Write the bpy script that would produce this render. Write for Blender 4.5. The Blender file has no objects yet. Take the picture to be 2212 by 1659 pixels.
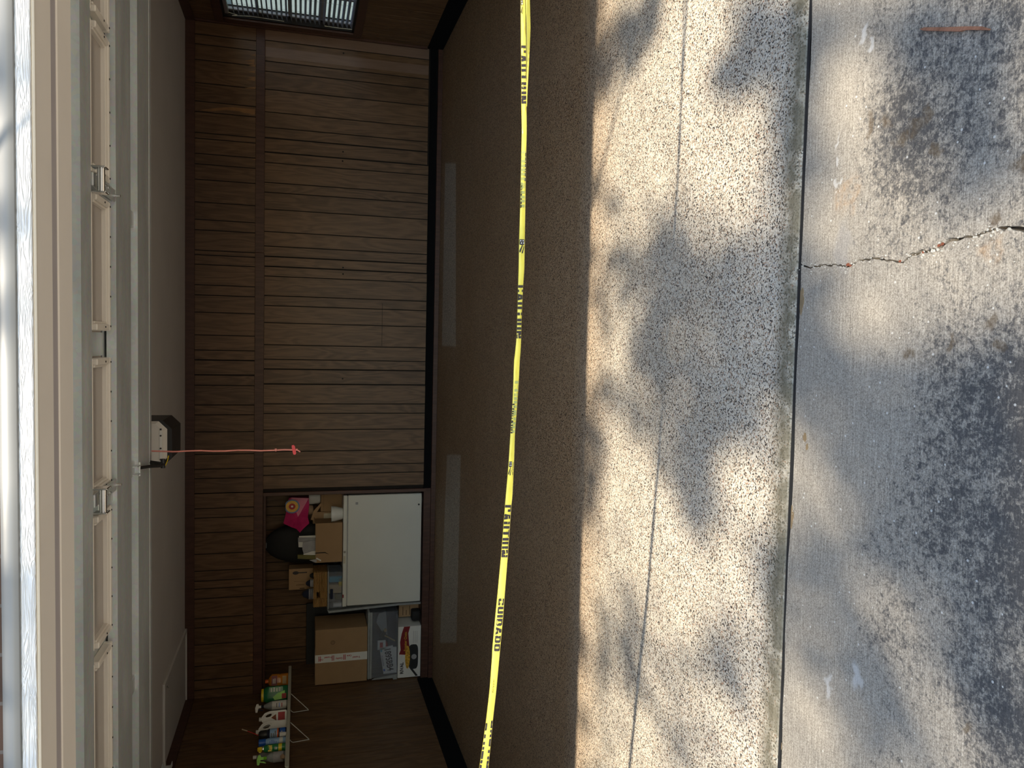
import bpy, bmesh, math, random
from mathutils import Vector, Matrix
random.seed(7)
S = bpy.context.scene
COL = S.collection
PI = math.pi

# ------------------------------------------------------------------ camera
F = 1661.0
CAM = Vector((3.869, 0.0, 1.4988))
_p, _y, _r = math.radians(15.4416), math.radians(-3.1051), math.radians(-0.4666)
FW = Vector((math.sin(_y)*math.cos(_p), math.cos(_y)*math.cos(_p), -math.sin(_p)))
_rt = Vector((math.cos(_y), -math.sin(_y), 0)); _dn = FW.cross(_rt)
RT = math.cos(_r)*_rt + math.sin(_r)*_dn
DN = -math.sin(_r)*_rt + math.cos(_r)*_dn
cd = bpy.data.cameras.new('camera'); cam = bpy.data.objects.new('camera', cd); COL.objects.link(cam)
cd.sensor_fit = 'HORIZONTAL'; cd.sensor_width = 36.0; cd.lens = 36.0*F/2212.0
cd.clip_start = 0.05; cd.clip_end = 300
# the phone was held upright and the file is stored on its side: image right = down, image up = right
cam.matrix_world = Matrix(((DN.x, RT.x, -FW.x, CAM.x), (DN.y, RT.y, -FW.y, CAM.y), (DN.z, RT.z, -FW.z, CAM.z), (0, 0, 0, 1)))
S.camera = cam

def ray(x, y): return FW + RT*((1659-y-829.5)/F) + DN*((x-1106)/F)
def at(x, y, Y):
    d = ray(x, y); return CAM + d*(Y/d.y)
def atX(x, y, X):
    d = ray(x, y); return CAM + d*((X-CAM.x)/d.x)
def atZ(x, y, Z):
    d = ray(x, y); return CAM + d*((Z-CAM.z)/d.z)

# ------------------------------------------------------------------ light
SUNK = Vector((0.10, 0.83, -1.0))              # direction the sunlight travels (x and y per metre of fall)
w = bpy.data.worlds.new('world'); S.world = w; w.use_nodes = True
nt = w.node_tree; nt.nodes.clear()
sky = nt.nodes.new('ShaderNodeTexSky'); sky.sky_type = 'NISHITA'; sky.sun_disc = False
sky.sun_elevation = math.radians(50); sky.sun_rotation = math.radians(187)
sky.air_density = 1.3; sky.dust_density = 0.6; sky.ozone_density = 1.6
bg = nt.nodes.new('ShaderNodeBackground'); bg.inputs[1].default_value = 0.305
wo = nt.nodes.new('ShaderNodeOutputWorld')
nt.links.new(sky.outputs[0], bg.inputs[0]); nt.links.new(bg.outputs[0], wo.inputs[0])
sl = bpy.data.lights.new('sun', 'SUN'); sl.energy = 7.4; sl.angle = math.radians(0.9); sl.color = (1.0, 0.90, 0.74)
so = bpy.data.objects.new('sun', sl); COL.objects.link(so)
so.rotation_euler = SUNK.to_track_quat('-Z', 'Y').to_euler(); so.location = (2, -8, 12)
S.view_settings.view_transform = 'Standard'; S.view_settings.look = 'None'
S.view_settings.gamma = 1.0; S.view_settings.use_curve_mapping = False
S.view_settings.exposure = 0.08

# ------------------------------------------------------------------ materials
class NB:
    def __init__(s, name):
        s.m = bpy.data.materials.new(name); s.m.use_nodes = True
        s.t = s.m.node_tree; s.b = s.t.nodes['Principled BSDF']
    def n(s, typ, ins=None, **kw):
        k = s.t.nodes.new('ShaderNode'+typ)
        for a, v in kw.items(): setattr(k, a, v)
        for a, v in (ins or {}).items(): s.set(k, a, v)
        return k
    def set(s, k, a, v):
        i = k.inputs[a]
        if hasattr(v, 'is_output') or isinstance(v, bpy.types.NodeSocket): s.t.links.new(v, i)
        else: i.default_value = v
    def math(s, op, a, b=0.5, c=0.0, clamp=False):
        k = s.n('Math', operation=op); k.use_clamp = clamp
        for i, v in enumerate((a, b, c)): s.set(k, i, v)
        return k.outputs[0]
    def vmath(s, op, a, b=(0, 0, 0)):
        k = s.n('VectorMath', operation=op); s.set(k, 0, a); s.set(k, 1, b); return k.outputs[0]
    def ramp(s, fac, stops, interp='LINEAR'):
        k = s.n('ValToRGB'); k.color_ramp.interpolation = interp; e = k.color_ramp.elements
        while len(e) < len(stops): e.new(0.5)
        for q, (p, c) in zip(e, stops): q.position = p; q.color = (*c, 1) if len(c) == 3 else c
        s.set(k, 0, fac); return k.outputs[0]
    def mix(s, fac, a, b, mode='MIX'):
        k = s.n('MixRGB', blend_type=mode); s.set(k, 0, fac); s.set(k, 1, a if not isinstance(a, tuple) else (*a[:3], 1)); s.set(k, 2, b if not isinstance(b, tuple) else (*b[:3], 1)); return k.outputs[0]
    def pos(s): return s.n('NewGeometry').outputs['Position']
    def obj(s): return s.n('TexCoord').outputs['Object']
    def mapv(s, v, scale=(1, 1, 1), loc=(0, 0, 0)):
        k = s.n('Mapping'); s.set(k, 'Vector', v); k.inputs['Scale'].default_value = scale; k.inputs['Location'].default_value = loc; return k.outputs[0]
    def noise(s, v, scale, detail=3, rough=0.5, dist=0.0):
        k = s.n('TexNoise'); s.set(k, 'Vector', v); s.set(k, 'Scale', scale); s.set(k, 'Detail', detail); s.set(k, 'Roughness', rough); s.set(k, 'Distortion', dist); return k.outputs[0]
    def bump(s, h, strength=0.3, dist=0.01):
        k = s.n('Bump'); s.set(k, 'Height', h); s.set(k, 'Strength', strength); s.set(k, 'Distance', dist); s.t.links.new(k.outputs[0], s.b.inputs['Normal'])
    def out(s, col=None, rough=None, metal=None, spec=None):
        for a, v in (('Base Color', col), ('Roughness', rough), ('Metallic', metal), ('Specular IOR Level', spec)):
            if v is not None: s.set(s.b, a, (*v, 1) if isinstance(v, tuple) and len(v) == 3 else v)
        return s.m

_pm = {}
def plain(name, col, rough=0.5, metal=0.0, var=0.12, scale=18.0, spec=0.5, bump=0.0):
    if name in _pm: return _pm[name]
    b = NB(name)
    nz = b.noise(b.pos(), scale, 4, 0.55)
    c = b.mix(b.ramp(nz, [(0.3, (0, 0, 0)), (0.7, (1, 1, 1))]), tuple(x*(1-var) for x in col), tuple(min(1, x*(1+var)) for x in col))
    if bump: b.bump(b.noise(b.pos(), scale*4, 3), bump, 0.003)
    _pm[name] = b.out(c, rough, metal, spec); return _pm[name]

def m_speckle():
    b = NB('speckled_epoxy'); P = b.pos()
    v1 = b.n('TexVoronoi', {'Vector': P, 'Scale': 215.0, 'Randomness': 1.0})
    h1 = b.n('SeparateColor', {0: v1.outputs['Color']}).outputs[0]
    col = b.ramp(h1, [(0.0, (0.050, 0.042, 0.036)), (0.12, (0.24, 0.175, 0.12)), (0.22, (0.42, 0.35, 0.26)), (0.36, (0.565, 0.495, 0.385)), (0.62, (0.69, 0.63, 0.52)), (0.92, (0.48, 0.45, 0.40)), (0.975, (0.42, 0.25, 0.16))], 'CONSTANT')
    v2 = b.n('TexVoronoi', {'Vector': P, 'Scale': 125.0, 'Randomness': 1.0})
    h2 = b.n('SeparateColor', {0: v2.outputs['Color']}).outputs[1]
    dk = b.math('MULTIPLY', b.math('LESS_THAN', h2, 0.10), b.math('LESS_THAN', v2.outputs['Distance'], 0.42))
    col = b.mix(dk, col, (0.025, 0.022, 0.022))
    # broad soiling of the trafficked inside floor, left off in two paler rectangles
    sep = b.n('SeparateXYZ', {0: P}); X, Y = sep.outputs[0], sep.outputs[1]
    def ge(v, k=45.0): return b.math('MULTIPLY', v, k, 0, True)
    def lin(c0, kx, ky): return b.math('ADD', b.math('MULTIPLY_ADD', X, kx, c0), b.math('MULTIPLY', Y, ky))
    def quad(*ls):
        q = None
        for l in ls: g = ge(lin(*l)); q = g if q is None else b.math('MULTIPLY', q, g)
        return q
    paler = b.math('MAXIMUM', quad((-3.82, 1, 0), (5.68-.22*7.72, -1, .22), (-7.54+.095*3.82, -.095, 1), (8.34, 0, -1)),
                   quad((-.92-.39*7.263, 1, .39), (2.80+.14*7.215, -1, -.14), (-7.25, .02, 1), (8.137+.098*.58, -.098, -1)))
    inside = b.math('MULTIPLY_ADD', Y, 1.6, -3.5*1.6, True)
    soil = b.math('MULTIPLY', inside, b.math('SUBTRACT', 1.0, b.math('MULTIPLY', paler, 0.96)))
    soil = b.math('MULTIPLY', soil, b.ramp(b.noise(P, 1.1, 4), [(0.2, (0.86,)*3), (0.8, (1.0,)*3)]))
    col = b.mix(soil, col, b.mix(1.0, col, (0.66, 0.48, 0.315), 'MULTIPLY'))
    # moss and dirt on the worn nose of the slab
    edge = b.math('MULTIPLY', b.math('MULTIPLY_ADD', Y, -16.0, 2.215*16, True), b.ramp(b.noise(P, 14, 5), [(0.25, (0.25,)*3), (0.55, (0.9,)*3)]))
    col = b.mix(edge, col, (0.13, 0.115, 0.075))
    col = b.mix(0.32, col, b.mix(1.0, col, b.ramp(b.noise(P, 2.3, 5), [(0.3, (0.72, 0.70, 0.66)), (0.7, (1, 1, 1))]), 'MULTIPLY'))
    b.bump(b.math('ADD', h1, b.noise(P, 60, 2)), 0.25, 0.002)
    return b.out(col, 0.62)

def m_concrete():
    b = NB('broomed_concrete'); P = b.pos()
    sep = b.n('SeparateXYZ', {0: P}); X, Y = sep.outputs[0], sep.outputs[1]
    fine = b.noise(P, 260, 2, 0.6)
    col = b.ramp(fine, [(0.30, (0.23, 0.20, 0.16)), (0.52, (0.41, 0.368, 0.30)), (0.75, (0.55, 0.50, 0.42))])
    broom = b.noise(b.mapv(P, (9, 330, 1)), 1.0, 3, 0.6)
    col = b.mix(b.ramp(broom, [(0.42, (0.55,)*3), (0.62, (0, 0, 0))]), col, b.mix(1.0, col, (0.50, 0.48, 0.47), 'MULTIPLY'))
    # clean smooth strip along the joint, mildew further out
    near = b.math('MULTIPLY_ADD', Y, 3.3, -1.78*3.3, True)
    big = b.noise(P, 1.9, 3, 0.55); mid = b.noise(P, 46, 4, 0.7, 0.6); sm = b.noise(P, 150, 3, 0.7)
    far = b.math('MULTIPLY', b.math('MULTIPLY_ADD', Y, -1.1, 1.95*1.1, True), b.math('MULTIPLY_ADD', Y, 0.8, 0.9, True))
    amt = b.math('ADD', b.math('MULTIPLY', mid, 0.55), b.math('MULTIPLY', sm, 0.45))
    thr = b.math('SUBTRACT', 0.785, b.math('ADD', b.math('MULTIPLY', big, 0.46), b.math('MULTIPLY', far, 0.205)))
    thr = b.math('ADD', thr, b.math('MULTIPLY', near, 0.14))
    mil = b.math('MULTIPLY', b.math('SUBTRACT', amt, thr), 7.0, 0, True)
    col = b.mix(b.math('MULTIPLY', mil, 0.84), col, (0.045, 0.045, 0.048))
    # pale grit, rust and brown stains
    vg = b.n('TexVoronoi', {'Vector': P, 'Scale': 75.0}); hg = b.n('SeparateColor', {0: vg.outputs['Color']}).outputs[0]
    grit = b.math('MULTIPLY', b.math('LESS_THAN', hg, 0.03), b.math('LESS_THAN', vg.outputs['Distance'], 0.25))
    col = b.mix(b.math('MULTIPLY', grit, 0.7), col, (0.68, 0.66, 0.60))
    warp = b.vmath('ADD', P, b.vmath('SCALE', b.vmath('SUBTRACT', b.n('TexNoise', {'Vector': P, 'Scale': 22.0}).outputs['Color'], (0.5,)*3)))
    sc = [k for k in b.t.nodes if k.type == 'VECT_MATH' and k.operation == 'SCALE'][0]; sc.inputs['Scale'].default_value = 0.08
    def blob(x, y, rx, ry):
        p = atZ(x, y, -0.01)
        d = b.n('VectorMath', operation='LENGTH'); b.set(d, 0, b.vmath('MULTIPLY', b.vmath('SUBTRACT', warp, (p.x, p.y, -0.01)), (.6/rx, .6/ry, 0)))
        return b.math('MULTIPLY_ADD', d.outputs['Value'], -2.0, 2.0, True)
    st = None
    for a in ((1885, 270, .022, .012), (1915, 268, .018, .014), (1950, 298, .02, .02), (1978, 270, .02, .018), (2000, 245, .016, .012), (2020, 328, .014, .012), (2200, 365, .016, .02), (2150, 470, .012, .01), (2135, 700, .014, .013), (2053, 740, .01, .009), (1962, 765, .012, .012), (2155, 745, .013, .013), (2100, 1590, .01, .012)):
        q = blob(*a); st = q if st is None else b.math('MAXIMUM', st, q)
    st = b.math('MULTIPLY', st, b.ramp(b.noise(P, 120, 4, 0.7), [(0.3, (0.35,)*3), (0.6, (1, 1, 1))])); col = b.mix(b.math('MULTIPLY', st, 0.8), col, (0.12, 0.085, 0.05))
    ru = b.math('MAXIMUM', blob(1830, 420, .045, .05), blob(2145, 540, .025, .025))
    ru = b.math('MULTIPLY', b.math('POWER', ru, 2.0), b.ramp(b.noise(P, 38, 4, 0.7), [(0.35, (0, 0, 0)), (0.7, (1, 1, 1))])); col = b.mix(b.math('MULTIPLY', ru, 0.42), col, (0.46, 0.27, 0.12))
    pale = None
    for a in ((1812, 345, .012, .008), (1808, 310, .016, .003), (1810, 395, .010, .004), (1868, 78, .014, .010), (1880, 100, .012, .008), (1790, 1480, .03, .012), (1850, 1465, .03, .014)):
        q = blob(*a); pale = q if pale is None else b.math('MAXIMUM', pale, q)
    col = b.mix(b.math('MULTIPLY', pale, 0.6), col, (0.62, 0.60, 0.56))
    pt = blob(1820, 540, .055, .03)
    col = b.mix(b.math('MULTIPLY', pt, 0.45), col, (0.26, 0.25, 0.24))
    b.bump(b.math('ADD', broom, b.math('MULTIPLY', fine, 0.7)), 0.35, 0.003)
    return b.out(col, 0.85, None, 0.25)

def m_wood(name, dark, light, rough=0.45):
    b = NB(name); P = b.pos()
    rnd = b.n('ObjectInfo').outputs['Random']
    sep = b.n('SeparateXYZ', {0: P})
    across = b.math('ADD', sep.outputs[0], sep.outputs[1])
    v = b.n('CombineXYZ', {0: across, 1: b.math('MULTIPLY', rnd, 57.0), 2: b.math('MULTIPLY', sep.outputs[2], 0.16)}).outputs[0]
    big = b.noise(v, 7.0, 2, 0.5, 0.3)
    rings = b.math('SINE', b.math('MULTIPLY', big, 46.0))
    v2 = b.n('CombineXYZ', {0: b.math('MULTIPLY', across, 170.0), 1: rnd, 2: b.math('MULTIPLY', sep.outputs[2], 5.0)}).outputs[0]
    fib = b.noise(v2, 1.0, 4, 0.65)
    f = b.math('ADD', b.math('MULTIPLY', rings, 0.11), fib)
    f = b.math('ADD', f, b.math('MULTIPLY_ADD', rnd, 0.16, -0.08))
    col = b.ramp(f, [(0.28, dark), (0.50, tuple((a*0.5+c*0.5) for a, c in zip(dark, light))), (0.74, light)])
    b.bump(fib, 0.12, 0.001)
    return b.out(col, rough, None, 0.4)

def m_cardboard(name, col):
    b = NB(name); P = b.pos()
    c = b.mix(b.noise(P, 9, 4), tuple(x*0.88 for x in col), tuple(x*1.1 for x in col))
    c = b.mix(b.math('MULTIPLY', b.noise(b.mapv(P, (260, 40, 40)), 1, 2), 0.22), c, tuple(x*0.6 for x in col))
    return b.out(c, 0.85, None, 0.2)

def m_galv():
    b = NB('galvanised_steel'); P = b.pos()
    n1 = b.noise(b.mapv(P, (2.2, 9, 9)), 1.0, 5, 0.6); sp = b.n('TexVoronoi', {'Vector': P, 'Scale': 60.0}).outputs['Color']
    c = b.mix(b.ramp(n1, [(0.3, (0, 0, 0)), (0.7, (1, 1, 1))]), (0.62, 0.66, 0.66), (0.78, 0.82, 0.82))
    c = b.mix(0.07, c, sp)
    b.set(b.b, 'Roughness', b.math('MULTIPLY_ADD', n1, 0.3, 0.28))
    return b.out(c, None, 0.5, 0.5)

def m_woodgrain_paint():
    b = NB('painted_grain_board'); P = b.pos()
    v = b.mapv(P, (5.0, 60, 60)); g = b.noise(v, 1.0, 2, 0.5, 0.6)
    rg = b.math('SINE', b.math('MULTIPLY', g, 70.0)); b.bump(rg, 0.5, 0.004)
    c = b.mix(b.math('MULTIPLY_ADD', rg, 0.5, 0.5), (0.70, 0.71, 0.72), (0.80, 0.80, 0.80))
    return b.out(c, 0.45)

def m_glass(name, tint=(0.9, 0.92, 0.9), alpha=0.25, rough=0.04):
    b = NB(name)
    tr = b.n('BsdfTransparent', {0: (*tint, 1)}); gl = b.n('BsdfGlossy', {0: (0.9, 0.9, 0.9, 1), 'Roughness': rough})
    df = b.n('BsdfDiffuse', {0: (*tint, 1)})
    mx = b.n('MixShader', {0: alpha}); b.t.links.new(tr.outputs[0], mx.inputs[1]); b.t.links.new(df.outputs[0], mx.inputs[2])
    lw = b.n('LayerWeight', {0: 0.5}); fr = b.math('MULTIPLY_ADD', b.math('POWER', lw.outputs['Facing'], 5.0), 0.85, 0.04); m2 = b.n('MixShader'); b.t.links.new(fr, m2.inputs[0]); b.t.links.new(mx.outputs[0], m2.inputs[1]); b.t.links.new(gl.outputs[0], m2.inputs[2])
    b.t.links.new(m2.outputs[0], b.t.nodes['Material Output'].inputs[0]); return b.m

def m_wicker():
    b = NB('woven_wicker'); P = b.pos()
    wv = b.n('TexWave', {'Vector': P, 'Scale': 26.0, 'Distortion': 2.5, 'Detail': 2.0}, bands_direction='Z').outputs[0]
    wx = b.n('TexWave', {'Vector': P, 'Scale': 18.0, 'Distortion': 1.5}, bands_direction='X').outputs[0]
    f = b.math('MULTIPLY', wv, b.math('MULTIPLY_ADD', wx, 0.5, 0.5))
    b.bump(f, 0.8, 0.006)
    return b.out(b.ramp(f, [(0.1, (0.16, 0.075, 0.02)), (0.7, (0.55, 0.31, 0.10))]), 0.7)

def m_brick():
    b = NB('brown_brick'); P = b.pos()
    v = b.n('TexBrick', {'Vector': b.mapv(P, (1, 1, 1)), 'Scale': 4.0, 'Color1': (0.07, 0.04, 0.028, 1), 'Color2': (0.09, 0.05, 0.035, 1), 'Mortar': (0.13, 0.11, 0.10, 1)})
    return b.out(v.outputs[0], 0.9)

M = {}
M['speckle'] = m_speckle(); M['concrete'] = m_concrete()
M['wood'] = m_wood('walnut_panelling', (0.084, 0.044, 0.0205), (0.182, 0.100, 0.049))
M['bare'] = m_wood('bare_panel_board', (0.19, 0.115, 0.078), (0.225, 0.140, 0.098))
M['torn'] = plain('torn_veneer', (0.26, 0.13, 0.05), 0.8)
M['trim'] = m_wood('stained_trim', (0.060, 0.026, 0.018), (0.098, 0.044, 0.030))
M['groove'] = plain('dark_groove', (0.012, 0.008, 0.006), 0.9)
M['blackbase'] = plain('black_vinyl', (0.006, 0.006, 0.007), 0.9, spec=0.1)
M['ceil'] = plain('ceiling_paint', (0.86, 0.81, 0.75), 0.9, scale=2.0, var=0.03)
M['hatch'] = plain('hatch_paint', (0.78, 0.75, 0.70), 0.7, scale=3.0, var=0.03)
M['galv'] = m_galv(); M['cream'] = plain('cream_paint', (0.86, 0.80, 0.73), 0.45, scale=4.0, var=0.03)
M['mauve'] = plain('grey_weatherstrip', (0.44, 0.40, 0.41), 0.5, scale=5.0, var=0.04)
M['vinyl'] = plain('cream_vinyl', (0.84, 0.78, 0.69), 0.35, scale=5.0, var=0.03)
M['grainboard'] = m_woodgrain_paint(); M['brick'] = m_brick()
M['whitemould'] = plain('grey_moulding_paint', (0.25, 0.25, 0.245), 0.4, scale=4.0, var=0.04)
M['darkpane'] = m_glass('window_glass_brown', (0.58, 0.52, 0.47), 0.7, 0.12)  # brown diffuse tint stands in for the reflection and grime on the panes
M['glass'] = m_glass('clear_glass', (0.95, 0.97, 0.97), 0.02)
M['black'] = plain('black_plastic', (0.018, 0.018, 0.020), 0.45)
M['blackmetal'] = plain('black_metal', (0.03, 0.03, 0.03), 0.4, 0.5)
M['chrome'] = plain('bright_steel', (0.75, 0.75, 0.74), 0.2, 1.0)
M['white'] = plain('white_plastic', (0.74, 0.73, 0.70), 0.4, scale=5.0, var=0.03)
M['lens'] = plain('milky_lens', (0.70, 0.66, 0.60), 0.5, scale=5.0, var=0.03)
M['yellow'] = plain('yellow_film', (0.86, 0.72, 0.10), 0.25, var=0.06)
M['ink'] = plain('black_ink', (0.035, 0.028, 0.030), 0.4)
M['ghost'] = plain('ink_showing_through', (0.42, 0.43, 0.13), 0.3)
M['pinkrope'] = plain('pink_rope', (0.72, 0.26, 0.22), 0.7)
M['red'] = plain('red_plastic', (0.62, 0.02, 0.03), 0.4)
M['enamel'] = plain('freezer_enamel', (0.66, 0.64, 0.58), 0.35, scale=1.5, var=0.04)
M['card'] = m_cardboard('cardboard', (0.36, 0.225, 0.12)); M['card2'] = m_cardboard('cardboard_light', (0.42, 0.27, 0.15))
M['cardprint'] = plain('brown_print', (0.10, 0.055, 0.03), 0.8)
M['paper'] = plain('white_paper', (0.72, 0.70, 0.66), 0.8, scale=6.0, var=0.04)
M['redink'] = plain('red_ink', (0.42, 0.03, 0.035), 0.6)
M['pink'] = plain('pink_plastic', (0.52, 0.018, 0.13), 0.35)
M['rainbowy'] = plain('yellow_print', (0.75, 0.42, 0.06), 0.5); M['rainbowb'] = plain('blue_print', (0.12, 0.22, 0.42), 0.5)
M['orange'] = plain('orange_plastic', (0.75, 0.14, 0.02), 0.4)
M['amber'] = m_glass('amber_liquid', (0.72, 0.26, 0.03), 0.75, 0.1)
M['green'] = plain('green_plastic', (0.010, 0.16, 0.055), 0.35); M['green2'] = plain('green_can', (0.02, 0.20, 0.06), 0.3)
M['yellowcap'] = plain('yellow_cap', (0.85, 0.62, 0.02), 0.35); M['lime'] = plain('lime_plastic', (0.22, 0.62, 0.03), 0.35)
M['blue'] = plain('blue_plastic', (0.015, 0.11, 0.50), 0.35); M['navy'] = plain('navy_cloth', (0.010, 0.014, 0.035), 0.9)
M['skyprint'] = plain('blue_white_print', (0.30, 0.48, 0.72), 0.4)
M['greyb'] = plain('grey_translucent_plastic', (0.30, 0.31, 0.31), 0.4)
M['clearbin'] = m_glass('clear_tote_plastic', (0.86, 0.88, 0.92), 0.07, 0.15)
M['clearb'] = m_glass('clear_bottle_plastic', (0.80, 0.84, 0.84), 0.22, 0.08)
M['wicker'] = m_wicker(); M['blackcloth'] = plain('black_nylon', (0.010, 0.010, 0.011), 0.75, bump=0.2)
M['grey'] = plain('grey_card', (0.34, 0.33, 0.34), 0.7); M['olive'] = plain('olive_card', (0.14, 0.12, 0.03), 0.7)
M['tan'] = plain('tan_wood', (0.50, 0.36, 0.18), 0.6); M['teal'] = plain('teal_plastic', (0.05, 0.32, 0.45), 0.4)
M['slat'] = plain('grey_blind_slat', (0.28, 0.26, 0.28), 0.5); M['cord'] = plain('cream_cord', (0.55, 0.48, 0.36), 0.8)
M['wire'] = plain('white_wire', (0.70, 0.70, 0.68), 0.35); M['shelfw'] = plain('shelf_laminate', (0.52, 0.50, 0.42), 0.5, scale=4.0, var=0.04)
M['splinter'] = m_wood('red_cedar', (0.20, 0.085, 0.045), (0.36, 0.165, 0.095), 0.8)
M['soil'] = plain('dark_soil', (0.010, 0.008, 0.007), 0.95, bump=0.4)
M['pebble'] = plain('pale_pebble', (0.40, 0.375, 0.32), 0.8); M['mud'] = plain('dried_mud', (0.24, 0.17, 0.09), 0.95, scale=60)
M['rust'] = plain('rusty_leaf', (0.20, 0.06, 0.028), 0.8)
M['leaf'] = plain('oak_leaf', (0.045, 0.10, 0.025), 0.5); M['bark'] = plain('bark', (0.11, 0.085, 0.06), 0.95, bump=0.6)
M['rubber'] = plain('black_rubber', (0.02, 0.02, 0.02), 0.6); M['soffit'] = plain('soffit_paint', (0.55, 0.54, 0.50), 0.7)
M['shingle'] = plain('roof_shingle', (0.07, 0.05, 0.04), 0.95, scale=40)
M['roastfood'] = plain('roast_print', (0.55, 0.30, 0.03), 0.5, var=0.6, scale=60)
M['crimson'] = plain('crimson_print', (0.20, 0.010, 0.015), 0.45); M['stucco'] = plain('pale_stucco', (0.22, 0.265, 0.275), 0.9, scale=3.0, var=0.05); M['hedge'] = plain('hedge', (0.06, 0.12, 0.04), 0.9)
M['fawn'] = plain('fawn_plush', (0.36, 0.24, 0.15), 0.95, bump=0.3)

# ------------------------------------------------------------------ mesh helpers
class MB:
    def __init__(s): s.bm = bmesh.new()
    def box(s, x0, x1, y0, y1, z0, z1, bev=0.0, seg=1, mat=None):
        t = bmesh.new(); bmesh.ops.create_cube(t, size=1.0)
        for v in t.verts: v.co = Vector(((x0+x1)/2+v.co.x*(x1-x0), (y0+y1)/2+v.co.y*(y1-y0), (z0+z1)/2+v.co.z*(z1-z0)))
        if bev: bmesh.ops.bevel(t, geom=t.edges[:], offset=bev, segments=seg, affect='EDGES', profile=0.5)
        s.add(t, mat); return s
    def add(s, t, mat=None):
        if mat is not None: t.transform(mat)
        me = bpy.data.meshes.new('tmp'); t.to_mesh(me); t.free(); s.bm.from_mesh(me); bpy.data.meshes.remove(me)
    def quad(s, *ps):
        s.bm.faces.new([s.bm.verts.new(p) for p in ps]); return s
    def tube(s, pts, r, seg=8, cap=True):
        pts = [Vector(p) for p in pts]; rr = r if isinstance(r, (list, tuple)) else [r]*len(pts)
        rings = []; prev = None
        for i, p in enumerate(pts):
            d = (pts[min(i+1, len(pts)-1)] - pts[max(i-1, 0)]).normalized()
            if prev is None: a = d.orthogonal().normalized()
            else: a = (prev - d*prev.dot(d)); a = a.normalized() if a.length > 1e-6 else d.orthogonal().normalized()
            prev = a; bb = d.cross(a)
            rings.append([s.bm.verts.new(p + (a*math.cos(2*PI*k/seg) + bb*math.sin(2*PI*k/seg))*rr[i]) for k in range(seg)])
        for A, B in zip(rings, rings[1:]):
            for k in range(seg): s.bm.faces.new((A[k], A[(k+1) % seg], B[(k+1) % seg], B[k]))
        if cap: s.bm.faces.new(rings[0][::-1]); s.bm.faces.new(rings[-1])
        return s
    def lathe(s, prof, seg=20, c=(0, 0, 0), sx=1.0, sy=1.0, power=1.0, rot=0.0):
        # prof: (radius, height); power < 1 squares the section off
        rings = []
        for r, z in prof:
            ring = []
            for k in range(seg):
                a = 2*PI*k/seg; ca, sa = math.cos(a), math.sin(a)
                x = math.copysign(abs(ca)**power, ca)*r*sx; y = math.copysign(abs(sa)**power, sa)*r*sy
                ring.append(s.bm.verts.new((c[0]+x*math.cos(rot)-y*math.sin(rot), c[1]+x*math.sin(rot)+y*math.cos(rot), c[2]+z)))
            rings.append(ring)
        for A, B in zip(rings, rings[1:]):
            for k in range(seg): s.bm.faces.new((A[k], A[(k+1) % seg], B[(k+1) % seg], B[k]))
        s.bm.faces.new(rings[0][::-1]); s.bm.faces.new(rings[-1]); return s
    def prism(s, pts, off):
        # pts: closed outline of 3d points; off: extrusion vector
        off = Vector(off); A = [s.bm.verts.new(Vector(p)) for p in pts]; B = [s.bm.verts.new(Vector(p)+off) for p in pts]; n = len(A)
        s.bm.faces.new(A[::-1]); s.bm.faces.new(B)
        for k in range(n): s.bm.faces.new((A[k], A[(k+1) % n], B[(k+1) % n], B[k]))
        return s
    def build(s, name, mat, parent=None, loc=None, rot=None, smooth=False, label=None):
        bmesh.ops.recalc_face_normals(s.bm, faces=s.bm.faces[:])
        me = bpy.data.meshes.new(name); s.bm.to_mesh(me); s.bm.free()
        me.materials.append(M[mat] if isinstance(mat, str) else mat)
        if smooth:
            me.polygons.foreach_set('use_smooth', [True]*len(me.polygons))
            try: me.set_sharp_from_angle(angle=math.radians(38))
            except Exception: pass
        o = bpy.data.objects.new(name, me); COL.objects.link(o)
        if parent: o.parent = parent
        if loc is not None: o.location = loc
        if rot is not None: o.rotation_euler = rot
        if label: o['label'] = label
        return o

def tag(o, label=None, cat=None, group=None, kind=None):
    if label: o['label'] = label
    if cat: o['category'] = cat
    if group: o['group'] = group
    if kind: o['kind'] = kind
    return o
def thing(name, label, cat, loc=(0, 0, 0), rotz=0.0, group=None):
    o = bpy.data.objects.new(name, None); COL.objects.link(o); o.location = loc; o.rotation_euler = (0, 0, rotz)
    o.empty_display_size = 0.1
    return tag(o, label, cat, group)
def struct(o): o['kind'] = 'structure'; return o

def text_bm(body, size, bold=0.0, cx=True):
    c = bpy.data.curves.new('t', 'FONT'); c.body = body; c.size = size; c.offset = bold; c.resolution_u = 3
    c.align_x = 'CENTER' if cx else 'LEFT'; c.align_y = 'CENTER' if cx else 'BOTTOM_BASELINE'
    o = bpy.data.objects.new('t', c); COL.objects.link(o)
    dg = bpy.context.evaluated_depsgraph_get(); me = bpy.data.meshes.new_from_object(o.evaluated_get(dg))
    bm = bmesh.new(); bm.from_mesh(me); bpy.data.meshes.remove(me); bpy.data.objects.remove(o); bpy.data.curves.remove(c)
    bmesh.ops.triangulate(bm, faces=bm.faces[:])
    return bm
def lettering(name, body, size, org, ax, up, mat, parent, bold=0.0, sx=1.0, label=None):
    # flat print: org = centre, ax = reading direction, up = letter top direction (parent space)
    bm = text_bm(body, size, bold); org, ax, up = Vector(org), Vector(ax).normalized(), Vector(up).normalized()
    for v in bm.verts: v.co = org + ax*(v.co.x*sx) + up*v.co.y
    mb = MB(); mb.bm.free(); mb.bm = bm
    return mb.build(name, mat, parent, label=label)

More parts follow.
